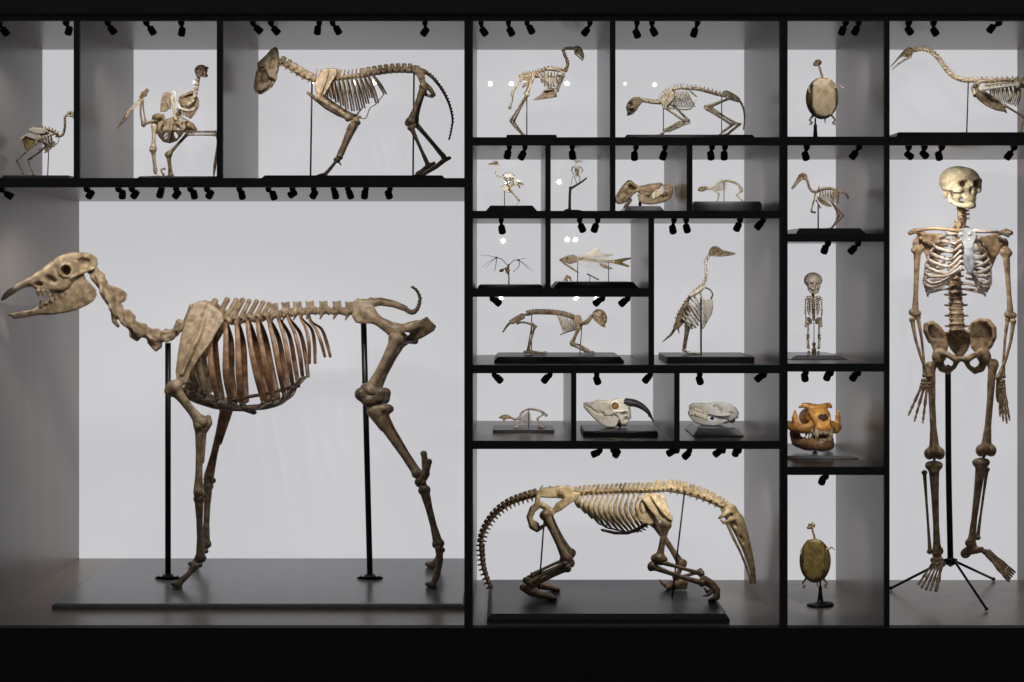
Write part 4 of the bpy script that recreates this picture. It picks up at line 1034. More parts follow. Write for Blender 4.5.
# ------------------------------------------------------------------ small bird, upper left corner
def corner_bird():
    setup('bird_skeleton', 'small bird skeleton on thin bent legs in the upper left corner of the case', 42, 'L', .40, 3.5, 68.5, 175.3, .25, .55, 2)
    m = 'pale'; g = ft
    K.root['category'] = 'skeleton'
    s = SDF().pol([(66,115),(67,112.3),(70,111),(73,111.6),(74.5,114),(75.5,118.5),(74,119.6),(72,117),(69,117)], [(66,1.6),(70,2.6),(75,1)], rnd=1); s.cut2((71,2.8,114), (1.5,1.6,1.4), k=.3); s.out('skull', m, .35)
    neck([(67,115),(65,118),(64.8,124),(64.4,131),(62,135.5),(56,136.5)], 12, 1.05, 'bird')
    verts('back_vertebrae', [(58,0,135),(50,0,130.5),(42,0,129.5),(32,0,130)], 9, 1.3, 'bird', sp=1.8, sr=.8, lat=1.6, h=.4)
    SDF().pol([(29,128.5),(33,127.2),(45,128.4),(48,131),(44,134),(36,133.5),(29,131.5)], 1.2, yc=-6, rnd=.8).pol([(17,142),(20,138),(26,133.5),(36,132.5),(42,136),(40,141),(34,139.5),(26,136.6),(21,141),(18,146)], 1.1, yc=-5, rnd=.8, k=2).cap((34,-5,132),(34,0,130),1.6).out('shoulder_blade', 'white', .45)
    s = SDF(); 
    for q in (1,-1): s.pol([(22,138),(26,134.5),(33,136.5),(36,142),(31,146),(26,151),(24,146)], .9, yc=q*3.4, rnd=.7, k=1.2)
    s.cap((31,-3,136),(31,3,136),1.6); s.path([(32,0,136),(42,0,134),(48,0,133)], 1.6, 1); s.out('pelvis', 'gold', .45)
    ribcage([(36,132),(39.5,131.5),(43,131.5),(46.5,132),(50,133)], [(40,143),(43.5,145),(46.5,146.5),(49,147),(51.5,146)], 5.5, .55, 'bird')
    SDF().pol([(37,150),(43,147),(49,142.5),(54,141),(57,144),(52,148),(48,152),(44,153.5),(45,150)], .8, rnd=.6).out('breastbone', m, .4)
    for q in (-1,1):
        thin('collar_bone', [(59,q*1,137.5),(58,q*3.5,142),(54,q*4.5,146)], .7, m)
        thin('wing_bone', [(54,q*5,134),(47,q*6.5,137),(40,q*6.5,139.5)], .85, 'bird'); thin('wing_bone', [(40,q*6.5,139.5),(46,q*7,143),(52,q*7,146.5)], .7, 'bird')
    g1 = ft(-4); g2 = ft(5)
    thin('thigh_bone', [(40,-3,140),(36,-5,143.5)], 1.1, 'bird'); thin('shin_bone', [(37,-5,143),(17,-5,159.5)], .95, 'bird', 1.5); thin('foot_bone', [(16.5,-5,160.5),(25,-5,g1-1)], .8, 'bird', 1.7); toes(25,-5,'bird',5,1,.5)
    thin('thigh_bone', [(44,3,142),(46,5,147)], 1.1, 'bird'); thin('shin_bone', [(45,5,148),(28.5,5,160)], .95, 'bird', 1.5); thin('foot_bone', [(28,5,161),(34.5,5,g2-1)], .8, 'bird', 1.7); toes(34.5,5,'bird',5,1,.5)
    rod(48.8, 146, 47.6, r=.55, m='wire')
corner_bird()

# ------------------------------------------------------------------ big bird with spread wings
def wing_bird():
    setup('bird_skeleton', 'large brown bird skeleton facing forward with one wing raised and one stretched right', 178, 'L', .42, 140, 222, 176.2, .27, .6, 5)
    m = 'lion'
    fr = frame((201.5,-2,71.5), (.35,-.9,-.15)); s = SDF()
    s.ell((-1,0,1), (7,6.6,6), k=2); s.ell((3,0,-2), (5,4,3.6), k=2); s.path([(6,0,-1),(9,0,-3),(9.5,0,-6.5)], [2.2,1.6,.7], 1)
    s.cut2((3.6,4.6,.6), (2.9,2.4,2.6), k=.5); s.path([(0,5.5,-4),(5,4,-5),(8,1,-6.5)], [1.1,1,.9], .8); s.path([(0,-5.5,-4),(5,-4,-5),(8,-1,-6.5)], [1.1,1,.9], .8)
    for q in (1,-1): s.ell((1.5,q*5.6,3.4), (3,1.4,1.2), k=.8)
    s.out('skull', m, .45, frame=fr)
    neck([(198.5,0,78),(197,1,86),(195.5,1,94),(193,0,101),(188,2,106)], 7, 1.9, 'pale', sp=1)
    verts('back_vertebrae', [(188,4,104),(180,8,112),(174,10,122),(170,10,130)], 7, 2.4, m, sp=1.5, sr=1.2, lat=3, h=.5)
    # wide shoulder plates
    SDF().pol([(160,112),(161,100),(163,93.5),(167,91.8),(171,93),(172.5,101),(170,108),(166,112)], 1.3, yc=2, rnd=1).path([(164,1,96),(170,-2,108)], 1.2, 1).out('shoulder_blade', m, .5)
    SDF().pol([(178,100),(181,96),(187,92.5),(192,90.5),(195,94),(199,99),(199,107),(194,115),(191,119),(185,116),(184,108),(180,104)], 1.3, yc=3, rnd=1).path([(180,1,97),(192,-1,92)], 1.3, 1).out('shoulder_blade', m, .5)
    tube('collar_bone', [(174.5,-7,91.5),(175,-9,98),(177.5,-11,105),(183,-12,109.5),(190,-10,111),(194,-6,109)], [1.5,1.4,1.3,1.4,1.5,1.8], 'white', n=8, sub=5)
    thin('coracoid', [(172,-7,97),(174,-9,112),(176,-9,120)], 1.6, 'pale'); thin('coracoid', [(183,-10,111),(181,-10,122)], 1.6, 'pale')
    s = SDF()
    s.pol([(158,122),(163,120),(166,126),(170,118),(174,126),(179,117),(182,125),(185,120),(186,127),(183,134),(177,141),(170,143.5),(163,142),(158,136),(156.5,127)], 1.4, yc=[(115,-12),(130,-16),(144,-10)], rnd=1)
    s.path([(172,-14,118),(171,-19,130),(169,-14,142)], [1,1.8,1], 1.5)
    for cx_, cz_ in ((162,128),(178,127),(166,136),(176,135)): s.d(Ell((cx_,-14,cz_), (1.6,8,3.4), 20 if cx_ < 170 else -20), .8)
    s.out('breastbone', m, .55)
    ribcage([(172,118),(171,122),(170,126),(169,130),(168,134)], [(160,122),(159,127),(159,132),(161,136),(164,139)], 9, .8, m, q2=(-1,), name='rib')
    ribcage([(176,116),(177,121),(176,126),(175,131)], [(187,120),(187,126),(185,132),(181,137)], 9, .8, m, q2=(-1,), name='rib')
    s = SDF(); s.pol([(152,116),(158,113),(164,114),(166,120),(164,126),(160,134),(155,134),(151,128)], 2.2, yc=4, rnd=1.5); s.pol([(180,122),(188,120),(193,124),(190,131),(183,133)], 2, yc=4, rnd=1.5, k=2); s.cap((160,5,122),(185,5,126),3,3,2); s.ell((157,-2,117), (5,4,3.4), k=2); s.out('pelvis', m, .55)
    # left wing: up, then hand swinging down to the left
    bone('wing_bone', (156,-2,120), (143,-6,124.5), 1.7, m, 1.7, 1.7, h=.45); thin('wing_bone', [(143,-6,124),(140.5,-8,113),(141.5,-9,100)], 1.2, m); thin('wing_bone', [(146,-5,123.5),(144,-7,113),(142.5,-8,100)], .9, m)
    SDF().ell((144,-9,94), (3.4,2.8,3), k=1).ell((147,-9,90.5), (2.2,2,2), k=1).ell((141.5,-9,97), 2.2, k=1).out('wrist_bones', 'shelldark', .45)
    thin('wing_hand_bone', [(142,-9,96),(127.5,-12,112.5)], 1.0, 'pale'); thin('wing_hand_bone', [(144,-9,98),(129,-11,113)], .8, 'pale')
    tube('wing_tip_bone', [(130,-12,111),(126,-13,117),(121,-14,123),(117,-14,128.5)], [1.2,2.1,1.3,.5], m, n=7)
    # right wing
    bone('wing_bone', (183,-6,128), (193,-9,127), 2, m, 1.8, 1.8, h=.5); SDF().ell((190,-9,125.5), (4,3.4,3.6), k=1).ell((194,-9,129), (3,2.6,2.6), k=1).out('elbow_joint', m, .5)
    thin('wing_bone', [(191,-9,131.5),(216,-12,131.8)], 1.2, m); thin('wing_bone', [(188,-8,134.5),(216,-10,135)], 1.15, 'pale')
    tube('wing_tip_bone', [(216.5,-12,132),(217.5,-12,142),(216,-12,155),(214.8,-12,166),(213.5,-12,178)], [1.6,.9,1.1,1.6,.5], m, n=7)
    # legs
    bone('thigh_bone', (154,-5,126), (153.5,-10,148), 2.3, 'pale', 1.3, 1.5, h=.5); g = ft(-12)
    bone('shin_bone', (153,-10,149), (155.5,-12,g-5), 2.2, 'pale', 1.8, 1.1, h=.5); toes(156,-12,'pale',9,-1,.9,6); toes(157,-12,'pale',7,1,.9,3)
    bone('thigh_bone', (191,-7,130), (169,-10,154), 1.9, m, 1.4, 1.7, h=.5); bone('shin_bone', (168.5,-10,154), (170.8,-10,ft(-10)-1.5), 2.3, m, 1.7, 1.4, h=.5); toes(170,-10,m,6,-1,1,4)
    thin('toe_bone', [(164,-12,ft(-12)-2),(161,-12,170),(165,-12,168.5)], 1, 'pale')
wing_bird()

# ------------------------------------------------------------------ big cat
def big_cat():
    setup('big_cat_skeleton', 'tan big cat skeleton in mid stride with its heavy skull lowered to the left', 345, 'L', .38, 265, 442, 175.3, .22, .56, 5)
    m, md = 'lion', 'cameldark'
    s = SDF().pol([(275,46.6),(271,49),(266,55),(260.5,60),(257,63),(258,67.5),(256,72),(254.5,80),(253.6,88),(256,92),(261,91.5),(266,89),(270,86),(272,82),(275,78),(277.5,74),(279,70),(279.6,62),(278.8,52),(277.5,48)], [(253,3.5),(258,7),(266,8),(276,6),(280,4)], rnd=2.4)
    s.cut2((261.5,8,69.5), (3.4,4.4,3.6), 20, k=.6); s.cut2((265,8.4,77), (4.6,4.6,6.6), 20, k=.7); s.cut2((273,8.6,62), (3.2,3,7), 12, k=1); s.d(Ell((256.5,0,83), (1.8,2.6,3)), .6); s.cut2((268,6,78), (3.5,2,3.4), k=1)
    for q in (1,-1): s.path([(258.5,q*6.5,65.5),(264,q*9.2,65),(267,q*10,69),(270,q*10,76),(275,q*7.5,79)], [1.5,1.6,1.6,1.6,1.4], .8); s.cap((256,q*3.4,87), (256,q*3.6,92.5), 1.3, .6, .5)
    sk = s.out('skull', m, .5)
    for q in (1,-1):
        SDF().ell((261.5,q*4.6,69.5), (3.2,1.6,3.6), 20, k=.3).out('orbit_colour_shade', 'shelldark', .5, sk, 'dark brown shade painted in eye socket')  # dark inset that paints the shade of the orbit
        SDF().ell((265,q*4.8,77), (4.2,1.6,6.2), 20, k=.3).out('temple_shade', 'shelldark', .5, sk, 'dark brown shade painted in temple hollow')  # dark body in the hollow, its shade put into the colour
    s = SDF().pol([(257,93.5),(260,90),(266,86.5),(271,81),(275,73),(278,76),(276,81),(273,86.5),(268,91),(261,94.6)], [(257,2.6),(278,6.5)], rnd=1.4); s.d(Pol([(262,96),(262,70),(280,70),(280,96)], [(262,.5),(266,3.2),(280,5)]), .6)
    s.cap((259,2.6,91.5), (257.5,2.8,86.5), 1.1, .5, .4); s.cap((259,-2.6,91.5), (257.5,-2.8,86.5), 1.1, .5, .4); s.out('mandible', m, .5, sk)
    verts('neck_vertebrae', [(279,0,61),(286,0,64.5),(295,0,70),(304,0,75.5),(313,0,79.5)], 6, 2.7, m, sp=2.4, sr=1.6, lat=2.8, down=1.2, h=.45, plate=1.6)
    verts('chest_vertebrae', [(313,0,80),(324,0,79),(336,0,78.5),(350,0,77),(362,0,75)], 12, 2.2, m, sp=8, sr=.85, lat=2, h=.42, lean=.4, sp2=4)
    verts('loin_vertebrae', [(362,0,75),(375,0,72.6),(390,0,70.5),(404,0,70),(414,0,70.5)], 9, 2.9, m, sp=2.6, sr=1.5, lat=3, h=.45, lean=-.5, plate=1.5)
    tops = [(325+i*4.3, 79.2-i*.45) for i in range(12)]; bots = [(328,97),(331.5,99),(336,102.5),(341,106),(346,109.5),(352,111),(357.5,110.5),(362.5,108),(366.5,103.5),(370,98),(376,103),(384,94)]
    ribcage(tops, bots, [8,12,14,14,12,9], 1.05, md, fwd=-.5, sh=2.4, endw=.7)
    for q in (1,-1): tube('rib_cartilage', [(384,q*9,94),(376,q*8,104),(370,q*6,108),(366,q*5,118),(360,q*2,118)], [.5,.5,.5,.5,.5], md, n=5); tube('rib_cartilage', [(362,q*10,108),(356,q*5,116)], [.8,.8], md, n=5)
    SDF().path([(308,0,93),(316,0,99),(326,0,107),(338,0,114),(349,0,118.5),(360,0,117)], [1.5,2.2,2.2,2.2,2,1.4], 1).out('breastbone', md, .5)
    for q, o in ((-1,0),(1,3)):
        s = SDF().pol([(x+o, z) for x, z in [(316.5,78),(320,72.5),(325,68.5),(331,68),(336.5,69.5),(337,74),(332,82),(328,89),(324,95.5),(319,96),(315.5,92),(314.8,85)]], 1., yc=[(68,q*8),(96,q*14)], rnd=.8)
        s.path([(329+o,q*9,69),(325+o,q*14,82),(320+o,q*17,94)], [.8,1.4,1.2], 1.2); s.out('shoulder_blade', m, .45)
    bone('upper_arm_bone', (318,-14,97), (349,-15,118), 2.8, m, 1.5, 1.5, h=.5); bone('upper_arm_bone', (322,13,97), (355,15,118), 2.6, md, 1.5, 1.5, h=.5)
    g1, g2 = ft(-15), ft(15)
    bone('forearm_bone', (356,-15,120), (339.5,-15,157), 2.2, m, 1.7, 1.4, h=.45); bone('forearm_bone', (350,-15,124), (337,-14,158), 1.4, m, 1.2, 1.3, h=.45); thin('elbow_point', [(352,-15,122),(358,-15,118)], 1.8, m)
    bone('forearm_bone', (358,14,122), (340,15,158), 2, md, 1.5, 1.3, h=.45)
    for q, g in ((-1, g1), (1, g2)):
        s = SDF(); s.ell((337,q*15,160), (3.6,3,3), k=1.5)
        for e in (-3.4,-1.2,1.2,3.4): s.path([(335.5,q*15+e*.6,162),(330,q*15+e,g-9),(325,q*15+e*1.2,g-3.4),(319,q*15+e*1.3,g-2),(315.5,q*15+e*1.3,g-1)], [1.5,1.2,1.4,1.1,.6], .5)
        s.cap((338,q*15,161),(341,q*15,165),1.1,.7,.5); s.out('front_paw', md, .45)
    s = SDF()
    for q in (1,-1):
        s.pol([(411,68),(414,65),(419,65.5),(423,71),(425.5,78),(424,85),(420,83),(417,76),(412,72)], 1.6, yc=[(65,q*9),(86,q*7)], rnd=1.2, k=2)
        s.path([(424,q*7.5,84),(430,q*7,89),(434,q*5,95)], [3,2.6,1.9], 2); s.path([(424,q*7,86),(426,q*2,95),(432,q*1,96.5)], [1.8,1.5,1.6], 1.5)
    s.path([(408,0,70),(418,0,70),(424,0,72)], 3, 2); s.cap((416,-8,72),(416,8,72),2.4); s.out('pelvis', m, .5)
    bone('thigh_bone', (423.5,-10,86), (410,-12,122), 2.9, m, 1.5, 1.6, h=.5); bone('thigh_bone', (425,10,86), (415,11,120), 2.6, md, 1.5, 1.5, h=.5)
    g1, g2 = ft(-12), ft(12)
    SDF().ell((408,-12,123), (3.4,3,3.6), k=1).ell((413,-12,126), (3.2,3,3.2), k=1.5).out('knee_joint', m, .5)
    bone('shin_bone', (411,-12,127), (428,-12,165), 2.1, m, 1.9, 1.3, h=.45)
    bone('shin_bone', (415,12,123), (444,12,157.5), 2.1, md, 1.8, 1.3, h=.45); thin('calf_bone', [(417,9,123),(445,9,156)], 1, md)
    s = SDF(); s.path([(449.5,12,158),(445,12,159.5),(436,12,g2-12),(424,12,g2-5),(417,12,g2-2.6)], [1.8,2.6,2.2,1.7,1.2], 1.5)
    for e in (-2.5,0,2.5): s.path([(436,12+e*.5,g2-11),(426,12+e,g2-5),(420,12+e*1.3,g2-3),(415,12+e*1.3,g2-1.6)], [1.2,1.2,1.4,.6], .5)
    s.out('hind_paw', md, .45)
    s = SDF(); s.path([(434,-12,g1-14),(428,-12,g1-11),(421,-12,g1-6),(417,-12,g1-4)], [1.8,2.5,1.8,1.6], 1.5)
    for e in (-3,-1,1,3): s.path([(424,-12+e*.5,g1-7),(418,-12+e,g1-3),(413,-12+e*1.2,g1-1.5)], [1.2,1.4,.6], .5)
    s.out('hind_paw', m, .45)
    verts('tail', [(422,0,71),(430,0,75.5),(438,0,84),(445,0,95),(450,0,107),(452.5,0,120),(451,0,132),(449,0,140)], 24, 1.6, md, sp=.8, sr=.8, lat=.9, h=.4, rc2=.7, sp2=.1, join=.5)
    rod(312, 82, 310.5, r=.9); rod(414, 73, 413, r=.9)
big_cat()

# ------------------------------------------------------------------ tall bird
def tall_bird():
    setup('bird_skeleton', 'tall hook-billed bird skeleton left of the crouching cat skeleton', 540, 'A', .38, 507.5, 555.6, 134.7, .24, .54, 1.2, step=.9)
    m = 'bird'
    s = SDF().pol([(572.5,48),(575,45.8),(578.5,45.6),(581.5,48),(583,51),(584.5,56),(583,60.8),(581,57.5),(578.5,54.5),(574.5,52.5)], [(572,2),(578,3),(584,1)], rnd=1); s.cut2((578.6,3.2,50), (2,1.6,1.9), k=.3); s.path([(575,0,53.5),(579,0,57),(582,0,60.5)], [.8,.7,.5], .5); sk = s.out('skull', m, .35)
    neck([(572.5,48.8),(567,48.6),(563.8,50.6),(564.5,55),(566.8,60.5),(567.5,66),(566,71)], 11, 1.35, m, sp=.8)
    verts('back_vertebrae', [(566,0,71),(557,0,70),(548,0,69),(541,0,71.5),(532,0,74),(522,0,75.5)], 14, 1.5, m, sp=1.2, sr=.9, lat=1.8, h=.4, join=.9)
    s = SDF()
    for q in (1,-1): s.pol([(518.5,75),(526,74),(534,72),(540,72),(538,76),(532,78.5),(529,84),(522.5,88.5),(522,86),(526,81),(520,79)], .9, yc=q*4, rnd=.7, k=1.5)
    s.cap((530,-4,75),(530,4,75),2); s.cap((521,-3,76.5),(521,3,76.5),1.8); s.out('pelvis', m, .4)
    ribcage([(542,71.5),(545,71),(548.2,70.5),(551.4,70.5),(554.6,71),(558,71.5)], [(542,83),(545,86.5),(548,88.5),(551,88.5),(554,87),(557,84)], 6.5, .65, 'pale', fwd=-1.5, endw=.5)
    SDF().pol([(532,100.6),(539,95.5),(545,91),(551,88.5),(556.5,91.5),(557,97),(550,98.4),(542,99.4)], .9, rnd=.7).ell((549,0,90), (6,4,1.4), -12, k=1.2).out('breastbone', m, .4)
    for q in (1,-1): thin('shoulder_blade', [(564,q*3,73),(556,q*4.5,69.5),(547,q*5,68.5)], 1, 'pale'); thin('collar_bone', [(564,q*3,74),(560,q*2,82),(556,q*.6,89)], .9, m)
    thin('wing_bone', [(563,-6,75),(557,-7.5,82)], 1.2, m); thin('wing_bone', [(564,-6,76),(557.5,-8,91.5)], .8, 'cameldark', 2.)
    thin('wing_bone', [(522,-8,78),(512,-9,93.5)], 1.1, 'pale'); thin('wing_bone', [(512,-9,94.5),(512.5,-9,99),(509.5,-9,108.5)], 1.1, 'pale', 1.6)
    thin('wing_bone', [(562,6,76),(542,8,77),(523,8,77)], 1, m)
    bone('thigh_bone', (534,-4,75), (526.8,-5.5,95), 1.7, 'pale', 1.4, 1.6, h=.4); bone('thigh_bone', (532,4,76), (526,5,94), 1.5, m, 1.4, 1.5, h=.4)
    thin('shin_bone', [(526,-5.5,96),(511,-5.5,120)], 1.1, m); thin('shin_bone', [(527,5,96),(514,5,121)], 1, m)
    g = ft(-5); thin('foot_bone', [(510.5,-5.5,120.5),(515,-5.5,127),(525,-5.5,g-1.2)], 1.15, m); thin('foot_bone', [(513.5,5,121.5),(525.5,5,ft(5)-1.2)], 1, m); toes(525,-5.5,m,7,1,.6); toes(526,5,m,7,1,.6)
    rod(526.8, 97, r=.6, m='wire')
tall_bird()

# ------------------------------------------------------------------ crouching cat
def crouch_cat():
    setup('cat_skeleton', 'pale cat skeleton crouching low with bent legs on the top shelf', 688, 'A', .40, 627, 752, 134.6, .25, .58, 5)
    m = 'pale'
    s = SDF().pol([(625.8,108),(626.8,104),(629.5,100),(634,97),(639.5,96.8),(642.5,99.5),(642,103),(639,106.5),(636,111),(631,114.3),(627.5,113.6)], [(625,2.4),(631,5),(638,5.4),(643,3)], rnd=1.8)
    s.cut2((630.2,5.4,104.5), (2.5,2.6,2.8), 20, k=.6); s.cut2((632,4.6,110.5), (2.4,2,1.8), k=.6); s.d(Ell((626.8,0,109), (1.2,1.4,1.5)), .4)
    for q in (1,-1): s.path([(628.5,q*4.5,108),(633,q*6.4,107.5),(638,q*5,104)], [1,1,.9], .6); s.cap((628,q*1.8,112.5),(627.4,q*1.9,115.4),.7,.35,.3)
    sk = s.out('skull', 'bird', .38); SDF().path([(628,0,114.5),(632,2.4,113.6),(637,4,109)], [1.1,1,.9]).path([(628,0,114.5),(632,-2.4,113.6),(637,-4,109)], [1.1,1,.9]).out('mandible', 'bird', .35, sk)
    verts('neck_vertebrae', [(641.5,0,100.5),(647,0,101.5),(654,0,102.6),(661,0,103)], 6, 1.5, m, sp=1, sr=.9, lat=1.6, h=.36, plate=1.4)
    verts('chest_vertebrae', [(661,0,102),(665,0,95),(671,0,90.5),(678,0,88.5),(686,0,88.2)], 11, 1.3, m, sp=3, sr=.65, lat=1.2, h=.36, lean=-.3)
    verts('loin_vertebrae', [(686,0,88.2),(697,0,89),(708,0,91.6),(718,0,94.5),(726,0,96)], 10, 1.6, m, sp=1.8, sr=.85, lat=1.8, h=.36, lean=-.5)
    ribcage([(668+i*2.3, 92.5-i*.28) for i in range(10)], [(671+i*2.9, 107.6-abs(i-5)*.2) for i in range(9)]+[(696.5,97)], [4,6,7.5,7.5,6], .5, m, fwd=-1, endw=.6)
    tube('breastbone', [(665,0,107.5),(675,0,108.8),(690,0,109),(696,0,100)], [.8,.8,.7,.4], m)
    for q, o in ((-1,0),(1,2)): SDF().pol([(x+o,z) for x,z in [(660.5,101),(663,95),(666,91),(671,89.6),(674,92),(674.6,97),(670,103),(665.5,108),(662.5,107)]], .7, yc=[(90,q*4.5),(108,q*7)], rnd=.55).path([(670+o,q*5.4,90.5),(666+o,q*7.6,100),(664+o,q*8.4,106)], [.5,.9,.8], .6).out('shoulder_blade', m if q < 0 else 'bird', .38)
    for q, a, b in ((-1,(664,107),(683.5,120.5)),(1,(673,105),(688.5,120.5))):
        thin('upper_arm_bone', [(a[0],q*7.5,a[1]),(b[0],q*7.5,b[1])], 1.35, m, 1.6); g = ft(q*8)
        thin('forearm_bone', [(b[0]+1,q*7.5,b[1]),(b[0]-7,q*8,b[1]+2.5),(664.5+q,q*8,131)], 1.15, m, 1.5); thin('forearm_bone', [(b[0]+1.5,q*7,b[1]+2),(668+q,q*7,131.5)], .8, m, 1.4)
        s = SDF()
        for e in (-2,0,2): s.path([(664,q*8+e*.6,132),(660,q*8+e,g-2.6),(656,q*8+e*1.3,g-1.2)], [1,.9,.5], .4)
        s.out('front_paw', m, .36)
    s = SDF()
    for q in (1,-1): s.pol([(722,92),(726,90),(731,92),(737,95.5),(740.5,99),(739,102.5),(734,101.5),(728,99),(723,96)], 1, yc=q*4.4, rnd=.8, k=1.5); s.ell((730,q*5,98), 2, k=1)
    s.cap((726,-4,94),(726,4,94),1.8); s.cap((738,-4,101),(738,4,101),1.3); s.out('pelvis', m, .4)
    for q, kx, hx, hz in ((-1,706,731.5,124.5),(1,710,738,124.5)):
        thin('thigh_bone', [(730,q*5.5,98),(kx,q*7,107)], 1.35, m, 1.6); thin('shin_bone', [(kx,q*7,108.5),(hx,q*6.5,hz)], 1.3, m, 1.7); thin('calf_bone', [(kx+2,q*8,107.5),(hx-1,q*7.5,hz)], .6, m)
        SDF().ell((kx-.5,q*7,107), (1.9,1.7,2), k=.6).out('knee_joint', 'bird', .4)
        g = ft(q*6); s = SDF()
        s.path([(hx+2.5,q*6.5,hz-.6),(hx-1,q*6.5,hz+1.6),(hx-10,q*6.5,g-5)], [1.2,1.5,1.2], .6)
        for e in (-1.8,0,1.8): s.path([(hx-8,q*6.5+e*.6,g-6),(718,q*6.5+e,g-1.6),(713.5,q*6.5+e*1.2,g-.9)], [.9,.9,.5], .4)
        s.out('hind_paw', m, .36)
    verts('tail', [(737,0,98),(741.5,0,104),(744,0,112),(744.5,0,121),(743.5,0,130)], 16, .95, m, sp=.4, lat=.4, h=.34, rc2=.5, sp2=0)
    rod(663.4, 104, r=.5, m='wire'); rod(721.7, 95, r=.5, m='wire')
crouch_cat()

# ------------------------------------------------------------------ turtles
def turtle(cx, cz, rx, rz, sh, y0, head, nk, label, shell, light, lf, stand):
    z = Zp(SH[sh])+.0004
    thing('turtle_skeleton', label, 'skeleton', cx, cz, y0, zb=z); K.zb = z
    fr = frame((cx,0,cz), (lf, -1, 0), (0,0,-1))          # local x points out of the shell's belly
    s = SDF(); s.ell((-2,0,0), (rx*.62,rx,rz), k=1); s.ell((-rx*.35,0,0), (rx*.62,rx*.86,rz*.9), k=3)
    s.d(Cap((rx*.6,0,-rz*1.2), (rx*.6,0,rz*1.2), 2.4, 2.4), 1.2) if False else None
    sc = s.out('upper_shell', shell, .6, frame=fr)
    s = SDF(); s.pol([(-rx*.70,rz*.72),(-rx*.42,rz*.95),(0,rz*1.0),(rx*.42,rz*.95),(rx*.70,rz*.72),(rx*.74,rz*.1),(rx*.74,-rz*.45),(rx*.5,-rz*.82),(0,-rz*.93),(-rx*.5,-rz*.82),(-rx*.74,-rz*.45),(-rx*.74,rz*.1)], rx*.30, rnd=3.2)
    for zz in (rz*.28, -rz*.30): s.d(Cap((-rx,-rx*.32,zz), (rx,-rx*.32,zz-.8), .45), .4)
    s.d(Cap((0,-rx*.32,-rz), (0,-rx*.32,rz), .35), .3)
    f2 = frame((cx,0,cz), (lf,-1,0), (0,0,-1))
    V, F = s.mesh(.5); Vn = np.stack([-V[:,1]+rx*.22, V[:,0], V[:,2]], 1)
    link('belly_shell', Wn(f2(Vn)), F.tolist(), light)
    hx, hz, hr = head
    s = SDF(); s.ell((hx,0,hz), (hr*1.05,hr,hr*.9), k=.5); s.ell((hx-hr*.7,-1,hz+hr*.5), (hr*.7,hr*.6,hr*.55), k=1); s.d(Ell((hx-hr*.2,-hr*.95,hz), (hr*.38,hr*.5,hr*.38)), .3); s.d(Ell((hx+hr*.6,-hr*.6,hz+hr*.3), (hr*.3,hr*.4,hr*.4)), .3)
    s.out('skull', 'shelldark' if light == 'shell' else 'bird', .32)
    verts('neck_vertebrae', [(p[0],0,p[1]) for p in nk], 5, .95, 'bird', sp=.3, lat=.8, h=.34, join=.4)
    b = frame
    for q, zz, dz in ((-1,cz+rz*.80,5),(1,cz+rz*.80,5)):
        x0 = cx+q*rx*.55; s = SDF(); s.path([(x0,-2,zz),(cx+q*rx*.78,-3,zz+dz),(cx+q*rx*.62,-4,zz+dz+2.4)], [1.3,.9,.9], .6)
        for e in (-1.6,0,1.6): s.path([(cx+q*rx*.66,-4,zz+dz+2),(cx+q*rx*.72+e*1.1,-5,zz+dz+5)], [.6,.35], .3)
        s.out('hind_leg', 'bird', .36)
    s = SDF(); s.path([(cx+rx*.75,-2,cz-rz*.5),(cx+rx*1.05,-3,cz-rz*.62),(cx+rx*1.25,-4,cz-rz*.5)], [1.1,.7,.4], .5); s.out('front_leg', 'pale', .36)
    s = SDF(); s.path([(cx-rx*.7,-2,cz-rz*.62),(cx-rx*.86,-5,cz-rz*.45),(cx-rx*.8,-6,cz-rz*.28)], [1.3,1,.8], .5); s.out('front_leg', 'bird', .36)
    tube('tail', [(cx+3,0,cz+rz*.9),(cx+2.4,-2,cz+rz*1.08),(cx+3.4,-3,cz+rz*1.2)], [.9,.6,.3], 'bird')
    sx, top, foot = stand; zb_ = ft(0)
    prof = [(top-6,.8),(top,.9),(top+1,1.8),(top+5,1.7),(top+(zb_-top)*.62,2.6),(zb_-3.4,3.4),(zb_-2.6,foot*.78),(zb_-1.6,foot),(zb_-.3,foot)]
    n = 24; Vv, Ff = [], []
    for zz, r in prof:
        for j in range(n): a = 2*math.pi*j/n; Vv.append((sx+r*math.cos(a), r*math.sin(a), zz+(ft(r*math.sin(a))-zb_)))
    for i in range(len(prof)-1):
        for j in range(n): Ff.append((i*n+j, (i+1)*n+j, (i+1)*n+(j+1) % n, i*n+(j+1) % n))
    Ff.append(tuple(range(n))); Ff.append(tuple((len(prof)-1)*n+j for j in range(n))[::-1])
    link('turned_stand', Wn(np.array(Vv)), Ff, 'rod')
turtle(822.5, 98.3, 16.6, 21, 'RA', .36, (818,62.6,3.6), [(819,66),(820.5,71),(822.5,78)], 'turtle skeleton with cream belly shell upright on a black stand, top shelf', 'shelldark', 'shell', .22, (815.3,124,5.2))
turtle(814.8, 560.8, 15.8, 22, 'F', .31, (811.6,525.6,3.6), [(812,529),(813.5,534),(815,540)], 'turtle skeleton with olive gold shell upright on a round black stand, bottom compartment', 'gold', 'gold', -.15, (820.3,586,13.6))

